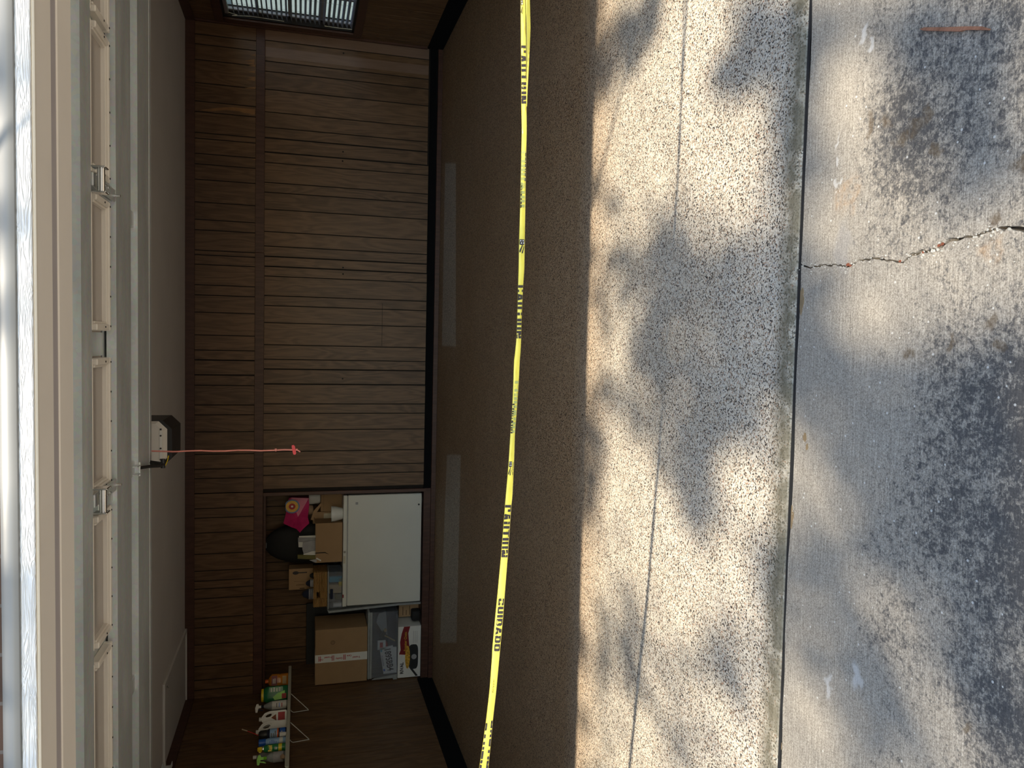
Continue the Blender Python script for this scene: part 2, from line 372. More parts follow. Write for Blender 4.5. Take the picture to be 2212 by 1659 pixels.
# ------------------------------------------------------------------ the setting
YB, XR, ZC = 8.6165, 7.10, 2.648
YN, XN = 9.36, 2.17                                   # niche: back plane, right end of its opening
OX0, OX1, ZO, YH0, YH1 = 1.20, 6.45, 2.13, 2.134, 2.48  # garage opening
# garage floor slab with a rounded, worn front nose
mb = MB()
prof = [(2.112, -0.12), (2.112, -0.020), (2.118, -0.010), (2.135, -0.004), (2.17, 0.0), (YN+0.1, 0.0), (YN+0.1, -0.12)]
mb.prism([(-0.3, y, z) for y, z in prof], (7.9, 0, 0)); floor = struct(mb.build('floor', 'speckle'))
# ground under the driveway joints
struct(MB().box(-6, 14, -14, 2.2, -0.30, -0.045).build('ground', 'soil'))
# driveway: two slabs either side of a wandering crack
ck = [(1727, 572), (1745, 577), (1760, 575), (1775, 574), (1788, 574), (1800, 571), (1815, 573), (1830, 575), (1850, 567), (1870, 560), (1890, 558), (1905, 560), (1920, 562), (1945, 566), (1955, 561), (1965, 553), (1985, 545), (2010, 541), (2028, 535), (2040, 528), (2060, 516), (2085, 511), (2110, 507), (2125, 502), (2140, 496), (2160, 491), (2185, 492), (2212, 497)]
cw = [.0035, .0030, .003, .0035, .003, .002, .004, .003, .002, .003, .0035, .003, .002, .003, .003, .004, .005, .004, .006, .0065, .005, .004, .005, .0045, .005, .0045, .005, .006]
cpts = [atZ(a, b, -0.01) for a, b in ck]
_c2, _w2 = [], []
for i in range(len(cpts)-1):
    for t in (0, .33, .66):
        p = cpts[i].lerp(cpts[i+1], t); jt = random.uniform(-1, 1)*(.0028 if t else .0)
        _c2.append(p + Vector((jt*1.4, jt*.5 if i else 0, 0))); _w2.append((cw[i]*(1-t)+cw[i+1]*t)*random.uniform(.6, 1.35))
cpts, cw = _c2 + [cpts[-1]], _w2 + [cw[-1]]
X, Y = cpts[-1].x, cpts[-1].y
while Y > -7.9:
    X += random.uniform(-0.05, 0.06); Y -= random.uniform(0.06, 0.14); cpts.append(Vector((X, max(Y, -8), -0.01))); cw.append(random.uniform(.003, .007))
drive = struct(MB().box(-5.9, 13.9, -13.9, -8.02, -0.11, -0.010, 0.004).build('driveway', 'concrete'))
def slab(sgn):
    jl = []
    xs = [2.0+0.12*i for i in range(30)]
    edge = [Vector((cpts[i].x + sgn*cw[i]*0.85 + random.uniform(-.0012, .0012), cpts[i].y, 0)) for i in range(len(cpts))]
    edge[0].y = 2.095
    far = [(sgn > 0 and x > edge[0].x + 0.02 or sgn < 0 and x < edge[0].x - 0.02) and x for x in xs]
    front = [Vector((x, 2.095 + random.uniform(-.006, .004), 0)) for x in far if x is not False]
    if sgn < 0: front = front[::-1]
    out = edge[::-1] + front + [Vector((13.9 if sgn > 0 else -5.9, 2.094, 0)), Vector((13.9 if sgn > 0 else -5.9, -8, 0))]
    mb = MB(); mb.prism([(p.x, p.y, -0.11) for p in out], (0, 0, 0.10)); return mb.build('concrete_slab', 'concrete', drive)
slab(1); slab(-1)
struct(MB().box(-.3, 7.6, 2.085, 2.1135, -.06, -.0135).build('joint_filler', 'rubber'))
# gritty spall along the crack and the joint
mb = MB()
for i in range(110):
    j = random.randrange(0, 78); t = random.random(); p = cpts[j].lerp(cpts[j+1], t)
    r = random.choice((.0012, .0018, .0025, .003)) * (1.5 if j > 48 else 1)
    q = p + Vector((random.gauss(-.006 if j > 48 else 0, .009), random.gauss(0, .006), -0.0005 + r*0.4))
    tb = bmesh.new(); bmesh.ops.create_icosphere(tb, subdivisions=1, radius=r)
    for v in tb.verts: v.co *= random.uniform(.7, 1.25)
    mb.add(tb, Matrix.Translation(q))
for i in range(170):
    x = random.uniform(2.3, 5.2); y = 2.082 + random.gauss(.0, .008); r = random.uniform(.0008, .0018)
    if y > 2.088 or random.random() < .6: y = random.uniform(1.3, 2.09); x = random.uniform(2.6, 5.0)
    tb = bmesh.new(); bmesh.ops.create_icosphere(tb, subdivisions=1, radius=r); mb.add(tb, Matrix.Translation((x, y, -0.009 + r*0.5)))
tag(mb.build('loose_grit', 'pebble'), 'pale loose grit scattered along the driveway crack and slab joint', 'grit', kind='stuff')
mb = MB()
for (x, y, a, bq) in ((1740, 110, .012, .06), (1742, 150, .009, .03), (1730, 650, .012, .045), (1737, 945, .008, .015), (1708, 1115, .012, .04), (1684, 1620, .008, .04), (1742, 965, .006, .012)):
    p = atZ(x, y, -0.01); n = 18
    mb.prism([(p.x + math.cos(2*PI*k/n)*bq*random.uniform(.6, 1.1), min(2.092, p.y - .004 + math.sin(2*PI*k/n)*a*random.uniform(.6, 1.2)), -0.0102) for k in range(n)], (0, 0, .0016))
tag(mb.build('dried_mud', 'mud'), 'thin brown mud patches dried on the concrete beside the slab joint', 'mud', kind='stuff')
mb = MB()
for (x, y, r) in ((1833, 571, .006), (1838, 573, .004), (1945, 564, .004), (2029, 531, .005), (2037, 527, .005), (1995, 545, .003)):
    p = atZ(x, y, -0.01); n = 7
    mb.prism([(p.x + math.cos(2*PI*k/n)*r*random.uniform(.5, 1.2), p.y + math.sin(2*PI*k/n)*r*random.uniform(.5, 1.2), -0.010) for k in range(n)], (0, 0, .003))
tag(mb.build('leaf_crumbs', 'rust'), 'rust brown leaf crumbs caught in the driveway crack', 'leaf litter', kind='stuff')

# planks share one unit cube; each plank is an object of its own
_uc = bpy.data.meshes.new('plank'); _b = bmesh.new(); bmesh.ops.create_cube(_b, size=1.0); _b.to_mesh(_uc); _b.free()
_ucs = {}
def plank(parent, c, s, mat='wood', name='plank'):
    if mat not in _ucs: m = _uc.copy(); m.materials.append(M[mat]); _ucs[mat] = m
    o = bpy.data.objects.new(name, _ucs[mat]); COL.objects.link(o); o.parent = parent; o.location = c; o.scale = s; return o
G = 0.010
# back wall
wb = struct(MB().box(XN+.04, XR+.2, YB+.006, YB+.16, 0, ZC+.1).box(-.2, XN+.05, YB+.006, YB+.16, 1.87, ZC+.1).build('wall_back', 'groove'))
up = [6.957, 6.858, 6.702, 6.469, 6.284, 6.178, 5.966, 5.908, 5.754, 5.647, 5.49, 5.26, 5.081, 4.975, 4.767, 4.719, 4.62, 4.409, 4.304, 4.125, 3.888, 3.731, 3.63, 3.469, 3.362, 3.155, 3.05, 2.87, 2.633, 2.476, 2.376, 2.217, 2.056, 1.955, 1.795, 1.568, 1.386, 1.278, 1.194, 1.086, 0.877, 0.774, 0.589, 0.357, 0.203, 0.095, 0.0]
lo = [6.978, 6.765, 6.66, 6.476, 6.243, 6.084, 5.978, 5.825, 5.719, 5.512, 5.409, 5.232, 4.998, 4.845, 4.74, 4.63, 4.529, 4.323, 4.218, 4.036, 3.801, 3.646, 3.544, 3.379, 3.167, 3.063, 2.885, 2.65, 2.495, 2.395, 2.243]
a = XR
for q in up:
    g = G*2 if q == 3.469 else G
    plank(wb, ((a+q)/2, YB+.003, 2.26), (a-q-g, .008 + random.uniform(-.0006, .0006), .62)); a = q
a = XR; zb = 0.14
for i, q in enumerate(lo):
    zb = 0.150 if q > 5.82 else 0.138 if q > 4.62 else 0.134 if q > 3.37 else 0.131
    plank(wb, ((a+q)/2, YB+.003, (zb+1.885)/2), (a-q-(G*2 if q in (5.825, 4.63, 3.379) else G), .008, 1.885-zb), 'bare' if i < 1 else 'wood'); a = q
# one plank with its lighter unstained half
plank(wb, (6.86, YB-.0013, (0.15+1.885)/2), (.10, .001, 1.73), 'bare', 'bare_strip')
# torn veneer slivers beside the rail
mb = MB()
for (x, y, L, hgt) in ((547, 119, 6, 2), (546, 131, 18, 3), (545, 137, 14, 3), (548, 142, 12, 2.5), (547, 155, 12, 3), (547, 168, 14, 2.5), (547, 172, 16, 2.5), (546, 246, 8, 2), (548, 190, 20, 2), (549, 1271, 5, 2.5), (549, 1415, 12, 4), (549, 1425, 8, 3), (549, 344, 5, 1.5)):
    p0, p1, p2, p3 = at(x-L, y, YB-.0016), at(x+4, y-hgt, YB-.0016), at(x+4, y+hgt, YB-.0016), at(x-L*.6, y+hgt*.4, YB-.0016)
    mb.prism([p0, p1, p2, p3], (0, .001, 0))
pl = [at(430, 238, YB-.0016), at(470, 233, YB-.0016), at(500, 231, YB-.0016), at(551, 236, YB-.0016), at(551, 246, YB-.0016), at(528, 244, YB-.0016), at(515, 240, YB-.0016), at(490, 237.5, YB-.0016), at(455, 240, YB-.0016)]
mb.prism(pl, (0, .001, 0)); mb.build('torn_veneer', 'torn', wb, label='lighter strips where the panel veneer has torn off')
mb = MB()
for (x, y) in ((742, 115), (741, 328), (740, 348), (741, 578), (741, 592), (740, 818)):
    p = at(x, y, YB); mb.tube([(p.x, YB-.0025, p.z), (p.x, YB+.002, p.z)], .009, 10)
mb.build('nail_hole', 'groove', wb)
# long cut line in two planks
p0, p1 = at(826, 655, YB), at(825, 747, YB); MB().box(p1.x, p0.x, YB-.0013, YB, p0.z-.002, p0.z+.002).build('cut_line', 'groove', wb)
# crown board, mid rail, niche frame, base boards
def trim(n, *a, mat='trim', bev=.003): return struct(MB().box(*a, bev).build('trim_%d' % n, mat))
trim(1, 0, XR, YB-.019, YB-.001, 2.556, 2.648); 
t2 = trim(2, 4.77, XR, YB-.019, YB-.001, 1.872, 1.962); trim(3, 0, 4.768, YB-.019, YB-.001, 1.868, 1.962)
trim(4, XN, XN+.038, YB-.02, YB+.10, .10, 1.868)
trim(5, 0, XN, YB+.04, YB+.10, 1.84, 1.868)
struct(MB().box(0, XR, YB-.012, YB+.01, .05, .132, .002).build('baseboard_back', 'blackbase'))
trim(6, 0, XN+.04, YB-.014, YB+.02, .03, .131)
trim(7, 0, XR, YB-.045, YB-.006, 0, .052)
# niche
wn = struct(MB().box(-.2, XN+.2, YN+.01, YN+.12, 0, 2.0).box(XN+.04, XN+.16, YB+.1, YN+.1, 0, 2.0).box(-.2, XN+.2, YB+.1, YN+.1, 1.92, 2.0).build('wall_niche', 'groove'))
struct(MB().box(0, XN+.04, YB+.02, YN+.01, 0.0, .128).build('floor_niche', 'trim'))
a = XN+.04
wd = [.106, .207, .103, .177, .234, .153, .105, .11]
i = 0
while a > 0.0:
    q = max(0.0, a - wd[i % 8]); i += 1
    if a-q > .02: plank(wn, ((a+q)/2, YN+.006, 1.02), (a-q-G, .008, 1.8))
    a = q
plank(wn, (XN+.036, (YB+YN)/2+.05, 1.02), (.008, YN-YB-.1, 1.8))
# left wall, full-height planks
wl = struct(MB().box(-.2, -.006, YH1-.3, YN+.1, 0, ZC+.1).build('wall_left', 'groove'))
a = YN; i = 3
while a > YH1:
    q = max(YH1, a - wd[i % 8]*.93); i += 1
    if a-q > .02: plank(wl, (-.003, (a+q)/2, 1.36), (.008, a-q-G*.8, 2.40))
    a = q
struct(MB().box(-.002, .012, YH1, YB-.02, 0, .172, .002).build('baseboard_left', 'blackbase'))
trim(8, -.001, .018, YH1, YB-.02, 2.556, 2.648)
# right wall with a window opening
WY0, WY1, WZ0, WZ1 = 7.20, 8.44, .98, 2.27
wr = struct(MB().box(XR+.006, XR+.11, YH1-.3, WY0, 0, ZC+.1).box(XR+.006, XR+.11, WY1, YB+.2, 0, ZC+.1).box(XR+.006, XR+.11, WY0, WY1, 0, WZ0).box(XR+.006, XR+.11, WY0, WY1, WZ1, ZC+.1).build('wall_right', 'groove'))
a = YB; i = 5
while a > YH1:
    q = max(YH1, a - wd[i % 8]*.95); i += 1
    if a-q > .02:
        segs = [(.16, 2.56)] if (a <= WY0 or q >= WY1) else [(.16, WZ0-.0), (WZ1+.0, 2.56)]
        for z0, z1 in segs: plank(wr, (XR+.003, (a+q)/2, (z0+z1)/2), (.008, a-q-G*.8, z1-z0))
    a = q
struct(MB().box(XR-.012, XR+.002, YH1, YB-.02, 0, .172, .002).build('baseboard_right', 'blackbase'))
trim(9, XR-.018, XR+.001, YH1, YB-.02, 2.556, 2.648)
trim(10, XR-.02, XR+.001, YB-.045, YB-.012, .17, 2.556)
# window 1 with casing, sashes, panes
w1 = struct(MB().box(XR-.022, XR, WY0-.08, WY1+.075, WZ1, WZ1+.085, .003).box(XR-.022, XR, WY0-.08, WY1+.075, WZ0-.085, WZ0, .003).box(XR-.022, XR, WY1, WY1+.075, WZ0, WZ1, .003).box(XR-.022, XR, WY0-.08, WY0, WZ0, WZ1, .003).build('window_1', 'trim'))
MB().box(XR, XR+.11, WY0, WY1, WZ0, WZ0+.02).box(XR, XR+.11, WY0, WY1, WZ1-.02, WZ1).box(XR, XR+.11, WY1-.02, WY1, WZ0, WZ1).box(XR, XR+.11, WY0, WY0+.02, WZ0, WZ1).build('reveal', 'groove', w1)
zs = [WZ0+.02 + (WZ1-WZ0-.04)*k/4 for k in range(5)]
mb = MB()
for z in zs: mb.box(XR+.06, XR+.085, WY0+.02, WY1-.02, z-.014, z+.014)
for y in (WY0+.035, (WY0+WY1)/2, WY1-.035): mb.box(XR+.06, XR+.085, y-.02, y+.02, WZ0+.02, WZ1-.02)
mb.build('sash', 'slat', w1)
for k in range(4):
    for (y0, y1) in ((WY0+.05, (WY0+WY1)/2-.02), ((WY0+WY1)/2+.02, WY1-.05)): MB().box(XR+.070, XR+.074, y0, y1, zs[k]+.012, zs[k+1]-.012).build('pane', 'glass', w1)
bl = thing('window_blind', 'grey horizontal slat blind hanging in the right hand wall window', 'blind', (XR+.035, (WY0+WY1)/2, WZ0))
MB().box(-.02, .02, -.58, .58, 1.235, 1.27, .003).build('head_rail', 'slat', bl)
hh = []
sm = bmesh.new(); n = 7
va = [[sm.verts.new((-.024+.048*k/(n-1), s*.575, .004*math.sin(PI*k/(n-1)))) for k in range(n)] for s in (-1, 1)]
for k in range(n-1): sm.faces.new((va[0][k], va[0][k+1], va[1][k+1], va[1][k]))
bmesh.ops.solidify(sm, geom=sm.faces[:], thickness=.0012)
sme = bpy.data.meshes.new('slat'); sm.to_mesh(sme); sm.free(); sme.materials.append(M['slat'])
for k in range(26):
    o = bpy.data.objects.new('slat', sme); COL.objects.link(o); o.parent = bl; o.location = (0, 0, .03 + k*.0462); o.rotation_euler = (0, math.radians(-27 + random.uniform(-2, 2)), random.uniform(-.004, .004))
mb = MB()
for y in (-.42, 0, .42): mb.tube([(-.024, y, .02), (-.026, y, 1.24)], .0012, 5); mb.tube([(.024, y, .02), (.026, y, 1.24)], .0012, 5)
mb.build('ladder_cord', 'slat', bl)
MB().tube([(-.03, .545, -.05), (-.034, .55, .15), (-.03, .552, .3)], .003, 6).build('pull_cord', 'cord', bl); MB().tube([(-.035, .5, 1.24), (-.04, .53, 1.15), (-.04, .56, 1.2), (-.036, .53, 1.02), (-.036, .55, .7)], .0025, 6).build('pull_cord', 'cord', bl)
# ceiling and attic hatch
struct(MB().box(-.2, XR+.2, YH0, YN+.1, ZC, ZC+.1).build('ceiling', 'ceil'))
ht = thing('attic_hatch', 'white painted attic hatch framed in the ceiling corner', 'hatch', (.4, 7.95, ZC))
mb = MB(); mb.box(-.385, .385, -.73, -.685, -.022, -.001, .003).box(.345, .385, -.685, .66, -.022, -.001, .003).box(-.385, .385, .63, .66, -.022, -.001, .003); mb.build('frame', 'hatch', ht)
MB().box(-.38, .33, -.672, .62, -.010, -.002, .002).build('panel', 'hatch', ht)
MB().tube([(.30, -.60, -.03), (.30, -.60, -.008)], .006, 8).tube([(.30, -.56, -.014), (.30, -.64, -.014)], .003, 6).build('latch', 'chrome', ht)
# front wall, header trims, eave
wf = struct(MB().box(-.2, OX0, YH0+.02, YH1, -.02, 3.1).box(OX1, XR+.2, YH0+.02, YH1, -.02, 3.1).box(OX0, OX1, YH0+.02, YH1, 2.20, 3.1).build('wall_front', 'brick'))
# header underside: vinyl lip, trim board, weatherstrip, inner jamb board
struct(MB().box(OX0, OX1, YH0, YH0+.165, ZO, ZO+.034, .002).build('trim_11', 'grainboard'))
tb = struct(MB().box(OX0, OX1, YH0+.024, YH0+.15, ZO-.003, ZO+.02, .002).build('trim_12', 'cream'))
MB().box(OX0, OX1, YH0+.008, YH0+.026, ZO-.006, ZO+.01, .003).build('lip', 'vinyl', tb)
struct(MB().box(OX0, OX1, YH0+.150, YH0+.20, ZO-.001, ZO+.07, .004).build('trim_13', 'mauve'))
struct(MB().box(OX0, OX1, YH0+.20, YH1-.125, ZO-.004, ZO+.072, .003).build('trim_14', 'cream'))
struct(MB().box(OX0, OX1, YH1-.125, YH1, ZO+.0, ZO+.072, .003).build('trim_15', 'cream'))
mb = MB(); prof = [(0.0, .034), (-.005, .036), (-.009, .044), (-.009, .054), (-.006, .066), (-.002, .074), (.0, .075), (.03, .075), (.03, .034)]
mb.prism([(OX0, YH0+y, ZO+z) for y, z in prof], (OX1-OX0, 0, 0)); struct(mb.build('trim_16', 'whitemould', smooth=True))
for k, (x0, x1) in enumerate(((OX0-.09, OX0), (OX1, OX1+.09))): struct(MB().box(x0, x1, YH0, YH0+.30, -.005, ZO+.075, .003).build('trim_%d' % (17+k), 'cream'))
struct(MB().box(-.6, XR+.6, 1.66, YH0+.02, 2.93, 2.95).box(-.6, XR+.6, 1.64, 1.66, 2.90, 3.10).build('roof_eave', 'soffit'))
mb = MB(); mb.prism([(-.7, 1.60, 3.08), (-.7, 1.60, 3.11), (-.7, 9.9, 4.6), (-.7, 9.9, 4.56)], (XR+1.4, 0, 0)); struct(mb.build('roof', 'shingle'))

# ------------------------------------------------------------------ overhead door, open under the ceiling
ZD = 2.30
door = thing('garage_door', 'open steel sectional garage door with a row of windows under the ceiling', 'garage door', ((OX0+OX1)/2, 2.52, ZD))
ox, oy = (OX0+OX1)/2, 2.52
DX0, DX1 = OX0+.02-ox, OX1-.02-ox
gaps = [5.79, 5.138, 4.48, 3.828, 3.165, 2.534, 1.88]
secs = [(2.52, 2.93), (2.932, 3.44), (3.442, 4.04), (4.042, 4.62)]
def dl(x0, x1, y0, y1, z0, z1): return (x0-ox, x1-ox, y0-oy, y1-oy, z0-ZD, z1-ZD)
for i, (y0, y1) in enumerate(secs):
    mb = MB()
    if i != 2: mb.box(*dl(OX0+.02, OX1-.02, y0, y1, ZD+.030, ZD+.036))
    else:
        for k, gx in enumerate([OX1-.02] + gaps + [OX0+.02]): pass
        ed = [OX1-.02] + gaps + [OX0+.02]
        mb.box(*dl(OX0+.02, OX1-.02, y0, 3.47, ZD+.030, ZD+.036)); mb.box(*dl(OX0+.02, OX1-.02, 3.715, y1, ZD+.030, ZD+.036))
        for gx in gaps: mb.box(*dl(gx-.05, gx+.05, 3.47, 3.715, ZD+.030, ZD+.036))
    sec = mb.build('section', 'galv', door)
    MB().box(*dl(OX0+.02, OX1-.02, y0, y0+(.02 if i == 2 else .05), ZD+(.010 if i == 2 else -.012), ZD+.03), .004).build('lower_rail', 'galv', sec)
    MB().box(*dl(OX0+.02, OX1-.02, y1-.055, y1, ZD+(.006 if i == 1 else -.012), ZD+.03), .004).build('upper_rail', 'galv', sec)
    if i != 1:
        for gx in ([4.48, 3.165, 5.79, 1.88] if i == 2 else [4.44, 3.20, 5.79, 2.10]):
            MB().box(*dl(gx-.038, gx+.038, y0+.05, y1-.05, ZD-.004, ZD+.03), .003).build('stile', 'galv', sec)
    else: MB().box(*dl(OX0+.02, OX1-.02, y0+.05, y1-.055, ZD+.000, ZD+.012)).build('back_sheet', 'galv', sec)
# hat-section struts
def strut(y0, y1, zb, name='strut'):
    mb = MB(); f = .0
    pr = [(y0-.002, ZD+.02), (y0, zb), (y1, zb), (y1+.002, ZD+.02)]
    mb.prism([(DX0, y-oy, z-ZD) for y, z in pr], (DX1-DX0, 0, 0)); return mb.build(name, 'galv', door)
strut(3.13, 3.275, 2.268); strut(3.745, 4.028, 2.28); strut(4.212, 4.503, 2.28)
# window frames and panes
ed = [6.42] + gaps + [1.22]
for k in range(8):
    hg = {5.138: .017, 4.48: .040, 3.828: .0575, 3.165: .046, 2.534: .028}; xa, xb = ed[k+1] + hg.get(ed[k+1], .03), ed[k] - hg.get(ed[k], .03)
    y0, y1 = 3.445, 3.712; f = .028
    mb = MB(); mb.box(*dl(xa, xb, y1-f, y1, ZD-.006, ZD+.03), .004).box(*dl(xa, xb, y0+.004, y0+.020, ZD+.008, ZD+.03), .003).box(*dl(xa, xa+f, y0+f, y1-f, ZD-.006, ZD+.03), .004).box(*dl(xb-f, xb, y0+f, y1-f, ZD-.006, ZD+.03), .004)
    g = .010
    mb.box(*dl(xa+f, xb-f, y1-f-g, y1-f, ZD+.004, ZD+.03), .002).box(*dl(xa+f, xa+f+g, y0+f, y1-f-g, ZD+.004, ZD+.03), .002).box(*dl(xb-f-g, xb-f, y0+f, y1-f-g, ZD+.004, ZD+.03), .002)
    fr = mb.build('window_frame', 'vinyl', door)
    MB().box(*dl(xa+f, xb-f, y0+f, y1-f, ZD+.022, ZD+.026)).build('pane', 'darkpane', fr)
    ms = MB()
    for t in range(5):
        x = xa+.02+(xb-xa-.04)*t/4; ms.tube([(x-ox, y1-.012-oy, -.0085), (x-ox, y1-.012-oy, 0)], .0042, 6)
    for x in (xa+.016, xb-.016): ms.tube([(x-ox, (y0+y1)/2+.03-oy, -.0085), (x-ox, (y0+y1)/2+.03-oy, 0)], .0042, 6)
    ms.build('screw', 'blackmetal', fr)
# hinges with roller barrels
for gx, s in ((4.474, 1), (3.205, -1), (5.79, 1), (1.88, -1)):
    h = MB().box(*dl(gx-.026, gx+.026, 3.36, 3.735, ZD-.020, ZD-.012), .002).build('hinge', 'galv', door)
    for yy in (3.50, 3.54, 3.60): pass
    MB().tube([(gx-.05-ox, 3.375-oy, -.045), (gx+.05-ox, 3.375-oy, -.045)], .014, 12).build('barrel', 'chrome', h, smooth=True)
    MB().box(*dl(gx-.052, gx-.046, 3.35, 3.41, ZD-.065, ZD-.012), .002).box(*dl(gx+.046, gx+.052, 3.35, 3.41, ZD-.065, ZD-.012), .002).build('cheek', 'chrome', h)
    mb = MB()
    for yy in (3.47, 3.50, 3.56, 3.61): mb.tube([(gx-.012-ox, yy-oy, -.024), (gx-.012-ox, yy-oy, -.018)], .005, 6); mb.tube([(gx+.012-ox, yy-oy, -.024), (gx+.012-ox, yy-oy, -.018)], .005, 6)
    mb.tube([(gx-ox, 3.728-oy, -.042), (gx-ox, 3.728-oy, -.012)], .006, 6); mb.build('bolt', 'chrome', h)
MB().box(*dl(OX0+.02, OX1-.02, 2.50, 2.52, ZD-.01, ZD+.04), .004).build('bottom_seal', 'rubber', door)
# side tracks
for x in (OX0-.02, OX1+.02):
    tr = thing('door_track', 'galvanised horizontal track at the %s end of the overhead door' % ('left' if x < 3 else 'right'), 'track', (x, 2.6, ZD-.02))
    MB().box(-.014, .014, -.1, 2.5, -.028, -.024).box(-.014, -.011, -.1, 2.5, -.028, .028).box(-.014, .014, -.1, 2.5, .024, .028).build('rail', 'galv', tr)
    for y in (.4, 2.4): MB().box(-.03, -.015, y-.015, y+.015, -.028, ZC-ZD+.02).build('hanger', 'galv', tr)

# ------------------------------------------------------------------ door opener
op = thing('door_opener', 'black and white garage door opener hanging from the ceiling', 'door opener', (3.185, 5.2, ZC))
def octo(x0, x1, z0, z1, c, y): return [(x0+c, y, z0), (x1-c, y, z0), (x1, y, z0+c), (x1, y, z1), (x0, y, z1), (x0, y, z0+c)]
X0, X1, Z0, Z1 = 3.045-3.185, 3.338-3.185, 2.272-ZC, 2.47-ZC
mb = MB(); mb.prism(octo(X0, X1, Z0, Z1, .055, .02), (0, .36, 0)); mb.build('housing', 'black', op)
mb = MB()
A = octo(X0+.006, X1-.02, Z0+.05, Z1, .045, .0); Bq = octo(X0+.006, X1-.004, Z0+.028, Z1, .05, .02)
for k in range(6): mb.quad(A[k], A[(k+1) % 6], Bq[(k+1) % 6], Bq[k])
mb.quad(*A); mb.build('front_cover', 'lens', op)
for x in (-.09, -.02, .06, .1): MB().tube([(x, -.006, Z0+.062), (x, .004, Z0+.062)], .006, 6).build('vent_hole', 'black', op)
MB().box(X0+.05, X1-.06, -.004, .0, Z0+.054, Z0+.07, .001).build('trim_strip', 'white', op)
for x in (-.11, .11): MB().box(x-.012, x+.012, .12, .15, Z1-.01, 0).build('hanger', 'galv', op)
MB().box(-.02, .02, -2.68, .05, -.205, -.165, .003).build('rail', 'galv', op)
MB().box(-.035, .035, -.62, -.48, -.225, -.16, .004).build('trolley', 'black', op)
mb = MB()
P0, P1, P2 = Vector((.0, -.55, -.20)), at(352, 1003, 4.55)-Vector((3.185, 5.2, ZC)), at(301, 1011, 4.22)-Vector((3.185, 5.2, ZC))
mb.tube([P0, P0.lerp(P1, .5), P1], .013, 6); mb.tube([P1+Vector((0, .01, -.004)), P1.lerp(P2, .15)+Vector((-.006, 0, -.002)), P1.lerp(P2, .6), P2], .009, 6); mb.tube([P1+Vector((-.02, 0, 0)), P1+Vector((.03, 0, .0))], .012, 8)
mb.build('door_arm', 'blackmetal', op)
mb = MB(); q = P2
mb.box(q.x-.03, q.x-.025, q.y-.06, q.y+.03, q.z-.004, q.z+.05).box(q.x+.012, q.x+.017, q.y-.06, q.y+.03, q.z-.004, q.z+.05).tube([(q.x-.04, q.y, q.z), (q.x+.03, q.y, q.z)], .006, 8); mb.build('door_bracket', 'galv', op)
mb = MB(); w0 = Vector((X0+.02, .0, Z0+.05)); mb.tube([w0+Vector((-.015, -.02, .0)), w0+Vector((-.005, -.02, -.018)), w0+Vector((.02, 0, -.026)), w0+Vector((.05, .02, -.03))], .003, 6); mb.build('wire', 'yellowcap', op)
# release cord
rc = at(640, 972, 4.66)
cord = thing('release_cord', 'pink emergency release cord with red handle hanging from the door opener', 'cord', (rc.x, 4.66, rc.z))
L = 2.43 - rc.z
mb = MB(); mb.tube([(math.sin(k*1.7)*.0025 + .004*k/14, 0, L*k/14) for k in range(15)], .0045, 7)
mb.tube([(0, 0, 0), (-.004, 0, -.012), (-.012, 0, -.022)], .004, 6); mb.build('rope', 'pinkrope', cord, smooth=True)
for z in (.115, -.002):
    tb = bmesh.new(); bmesh.ops.create_icosphere(tb, subdivisions=2, radius=.009 if z > .1 else .007); mb = MB(); mb.add(tb, Matrix.Translation((.002, 0, z))); mb.build('knot', 'pinkrope', cord, smooth=True)
MB().prism([(-.026, -.006, .004), (-.018, -.006, .0), (.022, -.006, .008), (.030, -.006, .014), (.028, -.006, .026), (.018, -.006, .026), (-.02, -.006, .018), (-.027, -.006, .014)], (0, .012, 0)).build('handle', 'red', cord)

# ------------------------------------------------------------------ caution tape
tape = thing('caution_tape', 'folded yellow caution tape stretched across the garage opening', 'tape', (3.8, 2.25, .90))
TO = Vector((3.8, 2.25, .90))
ED = [(-620, 1133, 1144), (-300, 1128, 1139), (0, 1124.5, 1134.5), (60, 1125, 1136), (150, 1126, 1137), (225, 1126, 1137.5), (280, 1127, 1138), (330, 1126, 1137), (360, 1125.5, 1136.2), (450, 1123.3, 1135), (520, 1121, 1133.8), (580, 1120, 1133), (615, 1119, 1130.5), (650, 1118, 1128.5), (700, 1116.6, 1126.6), (732, 1115.3, 1125.9), (760, 1112.6, 1124.8), (780, 1110, 1123), (822, 1108.8, 1121), (880, 1106.4, 1117), (935, 1102.4, 1112.6), (1000, 1098.5, 1110.6), (1075, 1092, 1107), (1095, 1090.4, 1104.5), (1204, 1082, 1097), (1280, 1075, 1091), (1330, 1070, 1087.5), (1400, 1063.6, 1080.8), (1420, 1062.8, 1079), (1490, 1057.6, 1072.5), (1555, 1050, 1065), (1600, 1044, 1061), (1659, 1035, 1055), (1850, 1008, 1028), (2150, 966, 984)]
def edg(y):
    for (a, b, c), (d, e, f) in zip(ED, ED[1:]):
        if y <= d: t = max(0, (y-a)/(d-a)); return b+(e-b)*t, c+(f-c)*t
    return ED[-1][1:]
def tp(y, c, off=0.0):
    a, b = edg(y); Y = 2.174 + .172*max(-.4, min(1.35, y/1659)) - off
    return at(a+(b-a)*c, y, Y) - TO
mb = MB(); rows = []
ys = [-620 + 2770*k/220 for k in range(221)]
for k, y in enumerate(ys):
    wv = .0012*math.sin(k*.9) + .0008*math.sin(k*2.3)
    sec = [(0.0, -.001), (.06, .003), (.33, .0042+wv), (.66, .0042-wv), (.94, .003), (1.0, -.001), (.8, -.004), (.2, -.004)]
    rows.append([mb.bm.verts.new(tp(y, c, o)) for c, o in sec])
for A, B in zip(rows, rows[1:]):
    for k in range(8): mb.bm.faces.new((A[k], A[(k+1) % 8], B[(k+1) % 8], B[k]))
